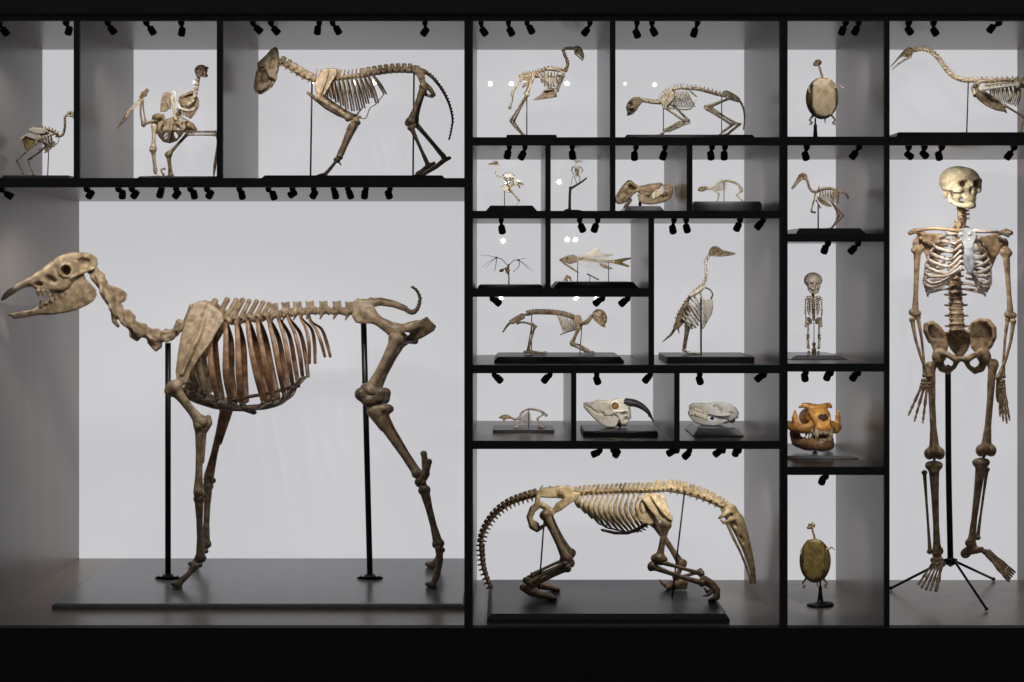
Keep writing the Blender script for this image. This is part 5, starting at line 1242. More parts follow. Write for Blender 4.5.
# ------------------------------------------------------------------ long necked bird, upper right
def heron():
    setup('bird_skeleton', 'large pale bird skeleton with a long neck and open pointed bill', 975, 'A', .40, 898.5, 1050, 132.2, .24, .58, 5, 'base')
    m = 'pale'
    s = SDF().pol([(889.5,67),(895,61),(900,54.5),(904,50),(908.5,47),(912.5,47.6),(914,50.5),(912.5,54.5),(908,57),(903,56.5),(899,58.5),(895,63),(891,67.2)], [(889,.8),(900,2.2),(908,4.4),(914,3)], rnd=1.6)
    s.cut2((906.5,4.6,51.8), (2.6,2.4,2.3), k=.5); s.cut2((901.5,2.6,55), (2,1.4,.9), -35, k=.3); sk = s.out('skull', 'bird', .42)
    SDF().path([(911,0,56.5),(905,0,59.5),(899,0,63.5),(892.5,0,69.3)], [1.4,1.2,1,.5], .5).out('lower_bill', m, .4, sk)
    neck([(914,50.5),(920,49),(927,50),(934.5,54.8),(940,61),(945,68),(950.5,74.3),(957,78.5),(965,80.4),(974,80.6)], 19, 2.1, m, sp=1.0, h=.42)
    verts('back_vertebrae', [(974,0,80.6),(985,0,81),(1000,0,81),(1014,0,80.6),(1030,0,82)], 11, 2, m, sp=1.6, sr=1.3, lat=2, h=.45, join=.9)
    ribcage([(986+i*4.6, 82) for i in range(8)], [(990+i*3.6, 98+i*1.2) for i in range(8)], 10, .8, m, fwd=2, endw=.5, sh=2)
    s = SDF().pol([(973.5,93),(976,88.5),(981,88.5),(989,94.5),(998,100),(1004.5,104.5),(1007.6,113.8),(1003,111.8),(996,110.6),(986,106),(978,100)], [(973,3.4),(990,2.2),(1007,.8)], rnd=1.2); s.ell((989,0,96), (13,7,1.8), 32, k=1.5); s.out('breastbone', 'bird', .45)
    for q in (-1,1):
        thin('coracoid', [(979,q*6,82.5),(974.5,q*5,94)], 1.6, m, 1.7); tube('collar_bone', [(975,q*5,84),(972,q*5,89),(975,q*2,97)], [1.4,1.1,1.2], 'bird')
        thin('shoulder_blade', [(979,q*7,82),(993,q*9,79.6),(1010,q*9,79.5)], 1.2, m)
        bone('wing_bone', (981,q*15,89.5), (1019,q*16,84.5), 1.7, 'white', 1.9, 1.9, h=.45)
        thin('wing_bone', [(1019,q*15,84),(1002,q*16,83),(985,q*15,85)], 1.2, m)
        bone('wing_bone', (1016,q*12,80), (1034,q*12,86), 2, m, 1.8, 1.6, h=.5)
        thin('thigh_bone', [(1022,q*6,84),(1008,q*9,100)], 1.8, m); thin('shin_bone', [(1004,q*9,105),(1024,q*9,117)], 1.3, 'bird')
        thin('foot_bone', [(1024,q*9,117),(1019,q*9,ft(q*9)-1)], 1.2, m, 1.5); toes(1019,q*9,'bird',9,-1,.8)
    SDF().ell((975.5,-7,86), (2.6,2.2,2.8), k=.5).out('shoulder_joint', 'cameldark', .4)
    s = SDF().pol([(1010,80),(1020,79),(1034,82),(1042,88),(1036,91),(1022,88),(1012,85)], [(1010,3),(1040,4)], rnd=1.5); s.out('pelvis', m, .5)
    rod(968.3, 82, 966.6, r=.7, m='wire')
heron()
# ------------------------------------------------------------------ small wading bird
def wader():
    setup('bird_skeleton', 'small pale wading bird skeleton with curved neck facing left on a dark board', 508, 'B', .38, 490.6, 532.3, 205.5, .22, .54, 6, 'basegrey', .3)
    m = 'white'
    s = SDF().pol([(488.3,163.8),(493,162.2),(495.5,160.4),(498,161.2),(498.8,163.5),(496.5,165.2),(492,165),(488.5,164.8)], [(488,.5),(494,1.6),(498,1.7)], rnd=.5); s.cut2((496,1.8,162.8), (.9,1,.9), k=.2); s.out('skull', 'bird', .28)
    tube('neck_vertebrae', [(498,0,164.5),(498.8,0,167),(497.6,0,170),(495.8,0,172.5),(496.4,0,175.2),(499,0,176.8),(503,0,176.4)], .75, m, n=7, sub=4)
    tube('back_vertebrae', [(503,0,176),(507,0,173.6),(512,0,175),(517,0,180)], [1,1.3,1.4,1.1], m, n=7)
    ribcage([(505,175),(507,174.6),(509,175),(511,175.6),(513,176.6)], [(506,183),(508,184),(510,184.6),(512,185),(514,184.6)], 3.4, .42, m)
    SDF().pol([(501,186.6),(504,184.4),(507,184),(509.5,188),(510.8,192.6),(507,192.4),(504,191.2)], .7, rnd=.5).out('breastbone', m, .3)
    for q in (-1,1): SDF().pol([(503,174.5),(507,173),(512,174.6),(514,178),(509,177.5),(505,178)], .6, yc=q*3.2, rnd=.4).out('shoulder_blade', m, .3); thin('wing_bone', [(504,q*3.6,177.5),(509,q*4.4,186),(511,q*4.4,192)], .85, 'bird')
    SDF().pol([(513,178),(516,179.5),(518,183),(516,186.5),(513,184)], 2, rnd=.8).out('pelvis', m, .32)
    tube('tail', [(517,0,182),(521,0,183.6),(524,0,185)], [.7,1.1,.5], 'bird'); tube('tail', [(517,0,183),(519,0,186),(520,0,188.5)], [.7,1,.4], 'bird')
    for q in (-1,1):
        thin('thigh_bone', [(514,q*2.4,184),(508.5,q*3,189)], .85, 'bird'); thin('shin_bone', [(509,q*3,188.5),(519,q*3,200.5)], .8, 'bird' if q < 0 else m); thin('foot_bone', [(519,q*3,201),(515.5,q*3,ft(q*3)-.6)], .7, m); toes(515.5,q*3,m,5,-1,.4)
    rod(504.5, 178, r=.42, m='wire')
wader()

def twig_bird():
    z = Zp(SH['B'])+.0004
    thing('bird_skeleton', 'tiny white bird skeleton perched above a forked dark twig', 'skeleton', 575, 200, .38, zb=z); K.zb = z
    g = ft(0)
    # rough rock foot and twig
    s = SDF(); s.ell((568,0,g-3), (5.6,7,5), k=2); s.ell((577,1,g-2.4), (8.4,8,4.6), k=2); s.ell((573,-3,g-2.6), (8,6,4.2), k=2); s.d(Pol([(545,g-.5),(605,g-.5),(605,g+25),(545,g+25)], 30, rnd=.1), .1)
    s.out('rock_foot', 'wood', .5)
    tw = tube('twig', [(569.6,0,g-4),(569.8,0,196),(570.4,0,187)], [1.5,1.3,1.4], 'wood', n=9); tube('twig_branch', [(570,0,189),(576,0,185.4),(582,-1,181.6),(586.6,-1,178)], [1.4,1.1,.95,.8], 'wood', tw, n=9)
    m = 'white'
    s = SDF(); s.ell((577.2,-1,160.6), (2.8,2.6,2.2), k=.6); s.path([(579,-2,161),(582.5,-3,161.6)], [1,.3], .6); s.d(Ell((577.8,-3.4,160.4), (.9,1.2,.9)), .3); s.out('skull', m, .28)
    tube('neck_vertebrae', [(576.4,0,162.5),(575.6,0,164.5),(576.4,0,166.4)], .7, m, n=6)
    s = SDF().ell((577,0,169.5), (2.2,2.2,4), k=.5); s.out('back_vertebrae', m, .3)
    for q in (-1,1):
        for i in range(4): tube('rib', [(577,-1,166.6+i*1.7),(577+q*2.4,-1.8,167+i*1.7),(577+q*1.6,-3.6,168.4+i*1.5)], .35, m, n=5)
        thin('wing_bone', [(577+q*2.6,-1,166),(577+q*5,-1,168.5)], .55, m); thin('wing_bone', [(577+q*5,-1,168.5),(577+q*4.4,-2,174.5)], .5, m); thin('wing_tip_bone', [(577+q*4.4,-2,167),(577+q*6,-2,171)], .4, 'bird')
        thin('leg_bone', [(577+q*1.4,0,174),(577+q*2.6,-2,177)], .5, 'bird'); thin('leg_bone', [(577+q*2.6,-2,177),(578.5+q*1.6,0,183.4 if q > 0 else 184)], .42, 'bird')
    SDF().pol([(575.6,169),(578.6,169),(578.2,175),(576.6,177.5),(576,174)], .6, yc=-3.6, rnd=.4).out('breastbone', 'bird', .28)
    tube('support_wire', [(573.8,0,172),(572,0,180),(570.8,0,187)], .22, 'wire', n=5)
twig_bird()

# ------------------------------------------------------------------ boar skull
def boar():
    setup('boar_skull', 'heavy brown boar-like skull with closed jaws and a blunt snout on a grey board', 645, 'B', .40, 628, 660, 206.0, .24, .56, 7, 'basegrey', .1, cat='skull')
    m = 'lion'
    s = SDF().pol([(614.6,199.5),(616,195.5),(619.5,189.5),(624,183.6),(627,180.6),(630,179.8),(633,181.5),(634,184),(638,185.8),(644,185.2),(650,183.6),(656,183),(661,182.4),(663,184),(660.5,187),(658.5,190),(654,193.6),(650,196.4),(645,196.6),(641,195),(637.5,192),(634,194),(629,199.5),(624,203.4),(619,204.4),(615,202.4)], [(614,8),(626,9),(634,11),(645,7),(662,5)], rnd=2.4)
    s.cut2((632.5,11.4,187.8), (5.6,6,3.4), 32, k=.7); s.cut2((622,9.6,196), (5.5,2.4,5), -45, k=2)
    for q in (1,-1): s.path([(629,q*9,181.5),(635,q*11.5,185.4),(640,q*12,188.4),(633,q*11.5,193),(624,q*10,200)], [1.5,1.6,1.8,1.5,1.5], 1); s.path([(642,q*7,189),(650,q*6.8,191),(657,q*5.6,189)], [1.6,1.4,1.1], 1)
    sk = s.out('skull', m, .5)
    s = SDF().pol([(637,194.4),(640,192.6),(645,195),(651,196.8),(656,196.6),(661,194.4),(665,192),(668,187.8),(672.4,186.8),(673.2,192),(671.6,198),(666,201.5),(658,204),(650,205),(643,204),(638.5,201)], [(637,8),(655,6),(673,4)], rnd=2); s.d(Pol([(636,210),(636,188),(660,188),(660,210)], [(636,6),(660,3.4)]), .8); s.cut2((665,4.8,195), (3,2,3), 30, k=.8)
    s.out('mandible', m, .5, sk)
    s = SDF(); s.pol([(661,184.6),(665,184),(670,185),(673,186.6),(673,191.5),(668,191),(664,188)], 3.6, rnd=1.4); s.out('snout', 'bird', .5, sk)
    for q in (1,-1):
        b = SDF()
        for i in range(5): b.cap((652+i*2.4, q*7.4, 193.6-i*1.3), (652.8+i*2.4, q*7.5, 198.2-i*1.2), 1.5, 1.3, .3)
        b.out('tooth_row', 'tooth', .36, sk)
    s = SDF().cap((630,-3,200), (624.5,-3,ft(-3)), 2.2, 1.4).cap((630,3,200), (625.5,3,ft(3)), 2.2, 1.4); s.out('rear_foot', 'cameldark', .45)
    s = SDF().cap((640,0,203), (640,0,ft(0)-1.6), 1.6); s.out('support_peg', 'rod', .5)
boar()

def arched():
    setup('small_mammal_skeleton', 'little arched skeleton with a round skull and thin legs, on a shiny grey board', 722, 'B', .40, 694.5, 759.5, 201.4, .24, .55, 2, 'basegrey', .8)
    m = 'pale'
    s = SDF().ell((701.8,0,189), (3.6,2.8,2.7), k=.5).ell((705,0,188.2), (2.6,2.4,2.2), k=1); s.cut2((701.6,2.8,188.6), (1.3,1.2,1.2), k=.3); s.ell((698.8,0,190), (1.4,1.2,1), k=.8); s.out('skull', 'bird', .3)
    verts('spine', [(706.5,0,188.4),(711,0,189),(714.5,0,187.6),(718,0,183.6),(723,0,181.4),(729,0,181.2),(735,0,183),(739.5,0,186.4),(742,0,190)], 26, .95, m, sp=.5, sr=.5, lat=.6, h=.3, join=.7)
    ribcage([(716+i*1.8, 185.6-i*.75) for i in range(6)], [(714.5+i*2, 191.5-i*.3) for i in range(6)], 3, .32, m)
    tube('breastbone', [(713.5,0,191.6),(718,0,190),(725,0,188.4)], .45, m, n=6)
    for q in (-1,1):
        g = ft(q*3)
        thin('upper_arm_bone', [(714.5,q*3,190.5),(719.5,q*3.4,194.5)], .8, m); thin('forearm_bone', [(719.5,q*3.4,194.5),(716.8,q*3.4,g-1)], .7, m); toes(716.8,q*3.4,m,3.4,-1,.4,1)
        thin('thigh_bone', [(742,q*2.4,190),(736.5,q*3.6,195)], .9, m); thin('shin_bone', [(736.5,q*3.6,195.6),(743,q*3.6,g-2.2)], .8, m); toes(744,q*3.6,m,5,-1,.5,2.5)
    SDF().pol([(738.5,186),(741.5,188),(743.4,191.5),(740.5,193),(738.5,189.5)], 2.2, rnd=.8).out('pelvis', m, .3)
    rod(724, 181.6, r=.4, m='rod')
arched()

# ------------------------------------------------------------------ duck
def duck():
    setup('bird_skeleton', 'tan duck skeleton with broad bill pointing down, standing on a black board', 825, 'RB', .38, 799.5, 860, 228.2, .22, .56, 6, 'basegrey', .25)
    m = 'bird'
    s = SDF().pol([(790.8,188.6),(793.4,184.4),(796.5,179),(799,174.5),(802.5,172.6),(806.3,174),(807.8,177.5),(806,180),(801.6,180.4),(798.6,183),(795,187.6),(792.4,189.4)], [(790,1.8),(797,1.5),(801,3.2),(808,2.4)], rnd=1.1); s.cut2((802.2,3.2,176.8), (1.9,1.8,1.5), k=.4); s.d(Cap((792,0,188.6), (798.5,0,181), .3), .2); s.out('skull', 'lion', .35)
    neck([(806.5,179.5),(808,184),(809.4,188.5),(812.5,191.6),(817,192.4)], 9, 1.05, m)
    verts('back_vertebrae', [(817,0,192),(823,0,189.5),(830,0,189),(837,0,191)], 10, 1.1, m, sp=.9, sr=.6, lat=1.2, h=.34)
    SDF().cap((818.6,-3,191), (819,-3.6,186.4), .9, .5).out('shoulder_point', 'cameldark', .3)
    ribcage([(820+i*2.6, 190.8-abs(i-3)*.15) for i in range(8)], [(819.5+i*2.5, 200+i*.5) for i in range(8)], 5.5, .45, m, endw=.7)
    SDF().pol([(816.5,196.5),(820,197),(826,201.5),(831,204.5),(832,206.8),(827,206.6),(821.5,204),(818,200.5)], [(816,2.2),(826,1.8),(832,.8)], rnd=.8).out('breastbone', 'lion', .34)
    s = SDF()
    for q in (1,-1): s.pol([(829,197),(834,192),(840,189.6),(845,191),(846.5,194),(840,193.4),(835,196),(832,199)], .8, yc=q*2.6, rnd=.6, k=1)
    s.cap((838,-3,191.5),(838,3,191.5),1.3); s.out('pelvis', 'lion', .36)
    verts('tail', [(844,0,192),(846.4,0,195),(848,0,198.4)], 5, .9, 'cameldark', sp=.4, lat=.8, h=.3)
    for q in (-1,1):
        thin('wing_bone', [(815.6,q*5,193),(813.6,q*6,202)], .9, m); thin('wing_bone', [(813.4,q*6,202),(811.4,q*6,211)], .8, 'lion'); thin('wing_tip_bone', [(811,q*6,211.5),(815.4,q*6.4,212.6)], 1.2, 'cameldark', 1.1)
        thin('wing_tip_bone', [(816,q*6,200),(820.6,q*6,208)], .7, 'cameldark')
        o = 0 if q < 0 else -4; g = ft(q*4)
        thin('thigh_bone', [(836,q*3,194),(831.5,q*5,202)], 1.1, m); thin('shin_bone', [(832,q*5,202.5),(843+o,q*4.6,215.4)], .9, 'camelrib'); thin('foot_bone', [(843+o,q*4.6,216),(831.5,q*4.6,g-1)], .9, 'camelrib'); toes(831.5,q*4.6,'pale',7,-1,.5,2)
    rod(818.2, 204, r=.75, m='wire')
duck()

# ------------------------------------------------------------------ bat
def bat():
    setup('bat_skeleton', 'tiny bat skeleton with both wings spread on hair-thin finger bones', 508, 'C', .38, 479.5, 541, 284.8, .24, .54, 1.5, 'base', .6)
    m = 'orange'; w = 'wire'
    SDF().ell((501.8,-1,270.4), (2,1.7,1.7), k=.4).ell((500.2,-1,271), (1.2,1,1), k=.6).out('skull', 'camelrib', .28)
    SDF().ell((507.6,0,270.5), (2.2,2.4,3), k=.4).path([(503,0,269.5),(505.5,0,268.4),(508.5,0,266.5)], .8, .8).out('rib_cage', 'lion', .3)
    for i in range(4): tube('rib', [(508.6,0,268+i*1.4),(506.6,-2.4,268.6+i*1.4),(505.8,-2,269.6+i*1.4)], .28, 'pale', n=5)
    thin('support_rod', [(508.8,0,264),(508.8,0,276),(509,0,ft(0)-.2)], .6, 'rod', 1.0); thin('leg_bone', [(508,-1,273.5),(509.4,-1,278.5)], .55, 'camelrib'); thin('leg_bone', [(509,-1,278.5),(508.6,-1,282)], .5, 'camelrib')
    for q, sx, sy, ex, ez, tips, th in ((-1,507,265,496.4,257.6,[(479.8,255),(482.4,266.8),(485.5,268.5)],(494.4,271)),(1,509.6,265,518.6,260,[(526.6,258.6),(532.6,271),(529,270)],(513.2,272))):
        thin('upper_wing_bone', [(508.2,0,266),(505 if q < 0 else 511.4,0,262.6),((sx+ex)/2,0,(sy+ez)/2-2.2),(ex,-1,ez)], .42, w)
        SDF().ell((ex,-1,ez), (1.3,1,1), k=.3).out('wrist_bones', 'wire', .28)
        for t in tips: tube('finger_bone', [(ex,-1,ez),((ex+t[0])/2,-1.5,(ez+t[1])/2-.8),(t[0],-2,t[1])], [.26,.2,.14], w, n=5)
        tube('forearm_bone', [(ex,-1,ez),(ex-.4*q*-1,-1,(ez+th[1])/2),(th[0],-1,th[1])], [.42,.36,.3], w, n=5)
bat()

# ------------------------------------------------------------------ fish
def fish():
    setup('fish_skeleton', 'fish skeleton with tan head and forked tail on wires over a black board', 598, 'C', .40, 558.5, 633, 281.9, .22, .56, 6, 'base', .1)
    m = 'pale'
    s = SDF().pol([(559.6,259),(563,257.4),(568,255.4),(573,254.4),(577.5,256.5),(578.6,261),(575,262.8),(570,264),(565,262.6),(560.5,261.8)], [(559,1),(568,3),(578,3.4)], rnd=1); s.cut2((566.5,3,259), (1.3,1.4,1.2), k=.3); s.d(Cap((559,0,260.6),(563.5,0,261.2),.35),.2); sk = s.out('skull', 'lion', .36)
    SDF().ell((561,0,260), (1.6,1.5,1.5), k=.3).out('snout', 'cameldark', .3, sk)
    SDF().path([(563,-1.5,262.6),(570,-2.6,267),(578.4,-2,272.6)], [.9,1.2,.6], .5).path([(563,1.5,262.6),(570,2.6,267),(578.4,2,272.6)], [.9,1.2,.6], .5).out('lower_jaw', 'bird', .34, sk)
    verts('spine', [(577,0,258.4),(586,0,258.8),(596,0,260.4),(606,0,261.4),(615,0,261.8)], 22, .95, m, sp=2.4, sr=.38, lat=.2, down=2.2, h=.3, lean=.9, sp2=1.2, join=.8)
    for i in range(9):
        x = 578+i*2.5
        for q in (1,-1): tube('rib', [(x,q*.8,259.2),(x+.6,q*2.8,262),(x+2.4,q*2.4,266+3*math.sin(i*.35))], [.34,.3,.16], 'white', n=5)
    def fin(name, poly, mm, rays, t=.28):
        s = SDF().pol(poly, t, rnd=.2)
        o = s.out(name, mm, .3)
        for a, b in rays: tube('fin_ray', [(a[0],0,a[1]),(b[0],0,b[1])], [.42,.2], 'pale', o, n=5)
    fin('back_fin', [(581,256.6),(587,252.4),(593,248.8),(597.5,248.4),(600,252),(604,254.6),(612,253.6),(613,255.4),(606,257.4),(596,256.6),(590,257.4),(585,257.6)], 'white', [((586+i*3.2,257.4),(589.4+i*3.2,251+i*.5)) for i in range(7)])
    fin('belly_fin', [(598,262.6),(603,263.6),(609,266.4),(613.6,268.6),(609,269.6),(604,268),(600,265.6)], 'bird', [((599+i*2.2,263+i*.4),(603+i*2.4,267.4+i*.4)) for i in range(4)])
    SDF().pol([(614,260),(620,258.6),(631,257.4),(631,258.8),(622,262.2),(629,265.4),(629,267.4),(620,265),(614,263.8)], .5, rnd=.35).out('tail_fin', 'gold', .3)
    rod(577.6, 257, r=.42, m='wire'); rod(608.5, 260, r=.42, m='wire')
    thin('gill_bone', [(587.3,-8,274),(598.8,-8,279.8)], .75, 'cameldark', 1.0); rod(589.8, 275, r=.35, m='wire', d=-8)
    s = SDF(); g = ft(-6); s.path([(565,-6,g-2),(567,-6,g-5.5),(570,-7,g-4),(571,-6,g-1.5)], [1,1.1,1,.9], .6); s.cap((567,-6,g-1),(567.6,-6,g-4),1,.8); s.cap((563.8,-6,g-1.4),(566,-6,g-2.6),.6,.6); s.out('throat_bones', 'bird', .32)
fish()

# ------------------------------------------------------------------ diving bird, upright
def diver():
    setup('bird_skeleton', 'tall upright bird skeleton with straight bill and pale breastbone on black board', 700, 'D', .38, 667.5, 753.6, 356.7, .24, .53, .8, 'base', .8)
    m = 'white'
    s = SDF().pol([(708.6,254.5),(709,250.5),(711.5,247),(715,246),(719,247.2),(722.5,250),(729,251.6),(735.6,253),(735.8,254.6),(729,255.8),(722,256.6),(716,256.6),(711,255.8)], [(708,2.4),(715,3.8),(722,2.2),(736,.7)], rnd=1.1)
    s.cut2((717.6,3.6,251.4), (2.3,1.8,1.6), 10, k=.4); s.cut2((723.5,2,253.2), (1.9,1.1,.7), k=.2); s.d(Cap((722,0,255.2),(737,0,254.2),.28),.15); sk = s.out('skull', 'bird', .36)
    neck([(709.6,255),(707,259),(706,264),(706,270),(706,276),(705,281.6),(702,286)], 15, 1.35, m, sp=.7)
    verts('back_vertebrae', [(702,0,286.5),(696,0,291),(690,0,297),(685.5,0,304),(680.5,0,312),(677,0,320)], 12, 1.5, 'bird', sp=.9, sr=.8, lat=1.6, h=.4, join=.9)
    ribcage([(693,295),(690.5,298.5),(688.5,302),(686.5,305.5),(684.6,309),(682.6,312.6),(680.6,316)], [(701,309),(700.6,313.5),(700,318),(699,322),(697.5,325.5),(695,328),(691.5,329)], 8, .7, m, endw=.7, sh=1.4)
    for q in (1,-1):
        for i in range(6): tube('rib', [(684+i*2.2,q*8,300+i*3.6),(691+i*1.8,q*8.4,307+i*2.6)], .45, 'bird', n=5)
        tube('coracoid', [(702.4,q*6,287.8),(696,q*9.5,292.6),(689.6,q*10.5,296.2)], [2.3,2.4,2.0], m, n=8)
        tube('collar_bone', [(705,q*4,287.4),(710,q*3.4,289.6),(712.6,q*1.6,294.4),(711,q*.6,298.4)], [1.2,.8,.8,1], 'bird', n=7)
        thin('wing_bone', [(690,q*7,295.6),(686.6,q*9,301),(684,q*9.4,309)], 1.1, 'bird'); thin('wing_bone', [(700,q*6,291),(703.4,q*9,305),(704.5,q*9,322)], 1., m, 1.4)
    SDF().pol([(703.5,300),(708,297.5),(712.5,298.6),(713.6,306),(712,314),(708,321),(704.5,327.5),(701.5,330),(702.4,320),(703,308)], [(700,1.2),(706,2.6),(713,.7)], rnd=.8).out('breastbone', m, .42)
    s = SDF()
    for q in (1,-1): s.pol([(686.5,303),(690.5,306.5),(690,314),(685.5,321),(680,327.5),(675,330.5),(673,328),(676.5,317),(681,308)], 1, yc=q*3.2, rnd=.8, k=1.4)
    s.path([(687,0,303),(681,0,314),(675,0,327)], 2, 1.5); s.out('pelvis', 'bird', .45)
    s = SDF().path([(676,0,327),(671,0,334.6),(667,0,338),(662.4,0,342)], [1.5,1.3,.9,.4], .6); s.path([(678,0,328),(679.4,0,334)], [1,.3], .5); s.out('tail', 'bird', .36)
    for q in (-1,1):
        g = ft(q*5); o = 0 if q < 0 else 3
        bone('thigh_bone', (682,q*4,319), (688+o,q*6,326), 1.5, 'bird', 1.4, 1.5, h=.42); bone('shin_bone', (686.5+o,q*6,325), (683.5+o*.4,q*5,349), 1.3, 'bird', 1.8, 1.2, h=.42)
        s = SDF(); s.path([(683,q*5,350),(690,q*5,g-1.6),(700,q*5.4,g-1.2)], [1.4,1.1,.8], .6)
        for e in (-3,3): s.path([(687,q*5,g-2),(698,q*5+e,g-1.2)], [1,.6], .4)
        s.out('foot_bones', m, .4)
    rod(701, 297, 701, r=.95, m='rod')
diver()

# ------------------------------------------------------------------ monkey on all fours
def monkey():
    setup('monkey_skeleton', 'tan monkey skeleton on all fours, round skull facing right and tail hanging', 555, 'D', .38, 498, 620, 356.7, .24, .53, 4, 'base', .35)
    m = 'lion'
    s = SDF().pol([(592,316),(593,311.6),(596.6,309),(601,309.4),(605,312),(607.3,317),(607,321.6),(604.6,325.2),(601.5,325.4),(598,323),(594.4,320.4)], [(592,4),(599,5.2),(607,3)], rnd=2.2)
    s.cut2((603.4,4.6,315.6), (2.4,2.4,2), 40, k=.5); s.cut2((598,5.4,318.4), (2.4,1.4,2), k=.6); s.d(Ell((606.8,0,319), (1,1.2,1.2)), .3); s.path([(597,4.4,320),(602,4.6,319)], [.8,.8], .5); s.path([(597,-4.4,320),(602,-4.6,319)], [.8,.8], .5)
    sk = s.out('skull', m, .36); SDF().path([(597,4,321.5),(601,3,325),(604.4,0,326.2)], [1,1,1.2], .5).path([(597,-4,321.5),(601,-3,325),(604.4,0,326.2)], [1,1,1.2], .5).out('mandible', m, .34, sk)
    verts('neck_vertebrae', [(593.4,0,315.6),(590,0,319),(587,0,322.6),(582,0,324)], 6, 1.5, m, sp=.9, sr=.8, lat=1.2, h=.36)
    verts('back_vertebrae', [(581,0,323),(574,0,318.6),(566,0,315.6),(556,0,313.6),(545,0,313),(534,0,313),(527,0,314.6)], 20, 1.5, m, sp=1.8, sr=.8, lat=1.6, h=.36, lean=.3, plate=1.4, join=.9)
    ribcage([(557+i*2.6, 315+i*.75) for i in range(9)], [(562.5,329)]+[(562.6+i*1.9, 332-i*.45) for i in range(8)], [5,7,7,5], .5, 'pale', endw=.6, sh=1)
    tube('breastbone', [(560,0,335),(566,0,332.4),(576,0,329.4)], [.5,.8,.8], 'cameldark', n=6)
    for q, o in ((-1,0),(1,1.5)): SDF().pol([(x+o,z) for x,z in [(573.6,316.6),(576.6,314.8),(579.4,316),(580.4,321),(580,327),(577.4,329),(574.8,325),(573.4,320)]], .7, yc=q*6, rnd=.55).out('shoulder_blade', m, .38)
    for q in (-1,1):
        o = 0 if q < 0 else 1.5; g = ft(q*6)
        bone('upper_arm_bone', (578+o,q*6.5,328), (571.4+o,q*7,343), 1.25, m, 1.5, 1.5, h=.38)
        thin('forearm_bone', [(570.6+o,q*7,343.6),(579+o,q*7,345.4),(587+o,q*7,351)], 1.15, m, 1.4); thin('forearm_bone', [(571+o,q*6.4,345),(586+o,q*6.4,352)], .75, 'cameldark', 1.4)
        s = SDF(); s.ell((588+o,q*7,352), (1.7,1.6,1.4), k=.6)
        for e in (-2.2,-.7,.8,2.3): s.path([(588+o,q*7+e*.5,352),(591.5+o,q*7+e,g-2.4),(594+o,q*7+e*1.2,g-1)], [.8,.9,.5], .35)
        s.out('hand_bones', m, .34)
        thin('thigh_bone', [(517,q*4.4,323),(524,q*6,322.4),(533.6,q*6.4,325)], 1.25, m, 1.5)
        SDF().ell((535,q*6.4,326.6), (2.2,1.8,1.8), k=.5).out('knee_joint', m, .36)
        thin('shin_bone', [(534.6,q*6.4,327),(528.4,q*6,350)], 1.2, m, 1.6); thin('calf_bone', [(531.6,q*7,327),(527.4,q*6.6,350)], .65, 'cameldark')
        s = SDF(); s.path([(524.6,q*6,g-2.4),(529,q*6,g-3),(538,q*6,g-1.8)], [1.2,1.4,1], .6)
        for e in (-2,0,2): s.path([(536,q*6+e*.5,g-2),(542,q*6+e,g-1.6),(546.4,q*6+e*1.2,g-1.4 if e else g-2.6)], [.8,.8,.5], .35)
        s.out('foot_bones', m, .34)
    s = SDF()
    for q in (1,-1): s.pol([(526.4,313.6),(521,313.4),(514.6,317),(509.4,320.4),(509,324),(513,324.4),(519,321.6),(524.6,318.6)], .9, yc=q*3.6, rnd=.7, k=1.2)
    s.cap((521,-3.5,316.6),(521,3.5,316.6),1.3); s.cap((512,-3,322),(512,3,322),1.2); s.out('pelvis', m, .38)
    verts('tail', [(513,0,321),(509,0,324),(506,0,327.6),(502.8,0,332.4)], 7, 1.1, 'cameldark', sp=.4, lat=.8, h=.32, rc2=.5)
    rod(531.6, 312.5, r=.5, m='wire'); rod(582, 324, 579.8, r=.5, m='wire')
monkey()

# ------------------------------------------------------------------ small rodent
def rodent():
    setup('rodent_skeleton', 'small grey rodent skeleton with an arched back, on a thin black board', 523, 'E', .38, 493.2, 554, 430.0, .30, .47, .4, 'base', .8)
    m = 'ribwhite'
    s = SDF().pol([(499,417),(502,415.2),(507,414.2),(511.4,416.2),(510.5,418.6),(506,419.4),(504.4,421.4),(502.6,421),(502.6,418.8),(499.4,418.6)], [(499,.8),(506,2.4),(511,1.8)], rnd=.7); s.cut2((505,2.2,416.8), (1.2,1,1), k=.2); s.out('skull', 'bird', .28)
    verts('spine', [(511,0,417.8),(515,0,419.6),(518.6,0,418.4),(521.4,0,413.6),(525,0,410.4),(530,0,409.4),(536,0,410),(541,0,411.6),(546,0,414.6)], 27, .8, m, sp=.7, sr=.4, lat=.6, h=.28, join=.6)
    ribcage([(519.6+i*1.5, 417-i*1.05) for i in range(7)], [(521+i*1.5, 424-i*.25) for i in range(7)], 3.2, .35, m)
    tube('breastbone', [(519,0,422.6),(524,0,424.8),(528.6,0,423.4)], .5, m, n=6)
    for q in (-1,1):
        g = ft(q*3)
        thin('upper_arm_bone', [(519,q*2.6,418.6),(522,q*3.4,424)], .75, m); thin('forearm_bone', [(522,q*3.4,424),(516.4,q*3.4,g-1)], .6, m); toes(516.5,q*3.4,m,3,-1,.4,1.5)
        thin('thigh_bone', [(544,q*2.2,414),(537,q*3.4,418.6)], .9, m); thin('shin_bone', [(537,q*3.4,419),(542.6,q*3.4,g-2)], .8, m); toes(543,q*3.4,m,6,-1,.5,1.5)
        SDF().pol([(540,411.8),(544,412.6),(547,415.4),(546,416.8),(542,414.6)], .6, yc=q*1.8, rnd=.4).out('pelvis_half', m, .3)
    SDF().ell((546.4,0,415.2), (1.2,.8,1.6), k=.3).out('tail_stub', 'cameldark', .28)
    rod(528.6, 408.6, r=.42, m='wire')
rodent()

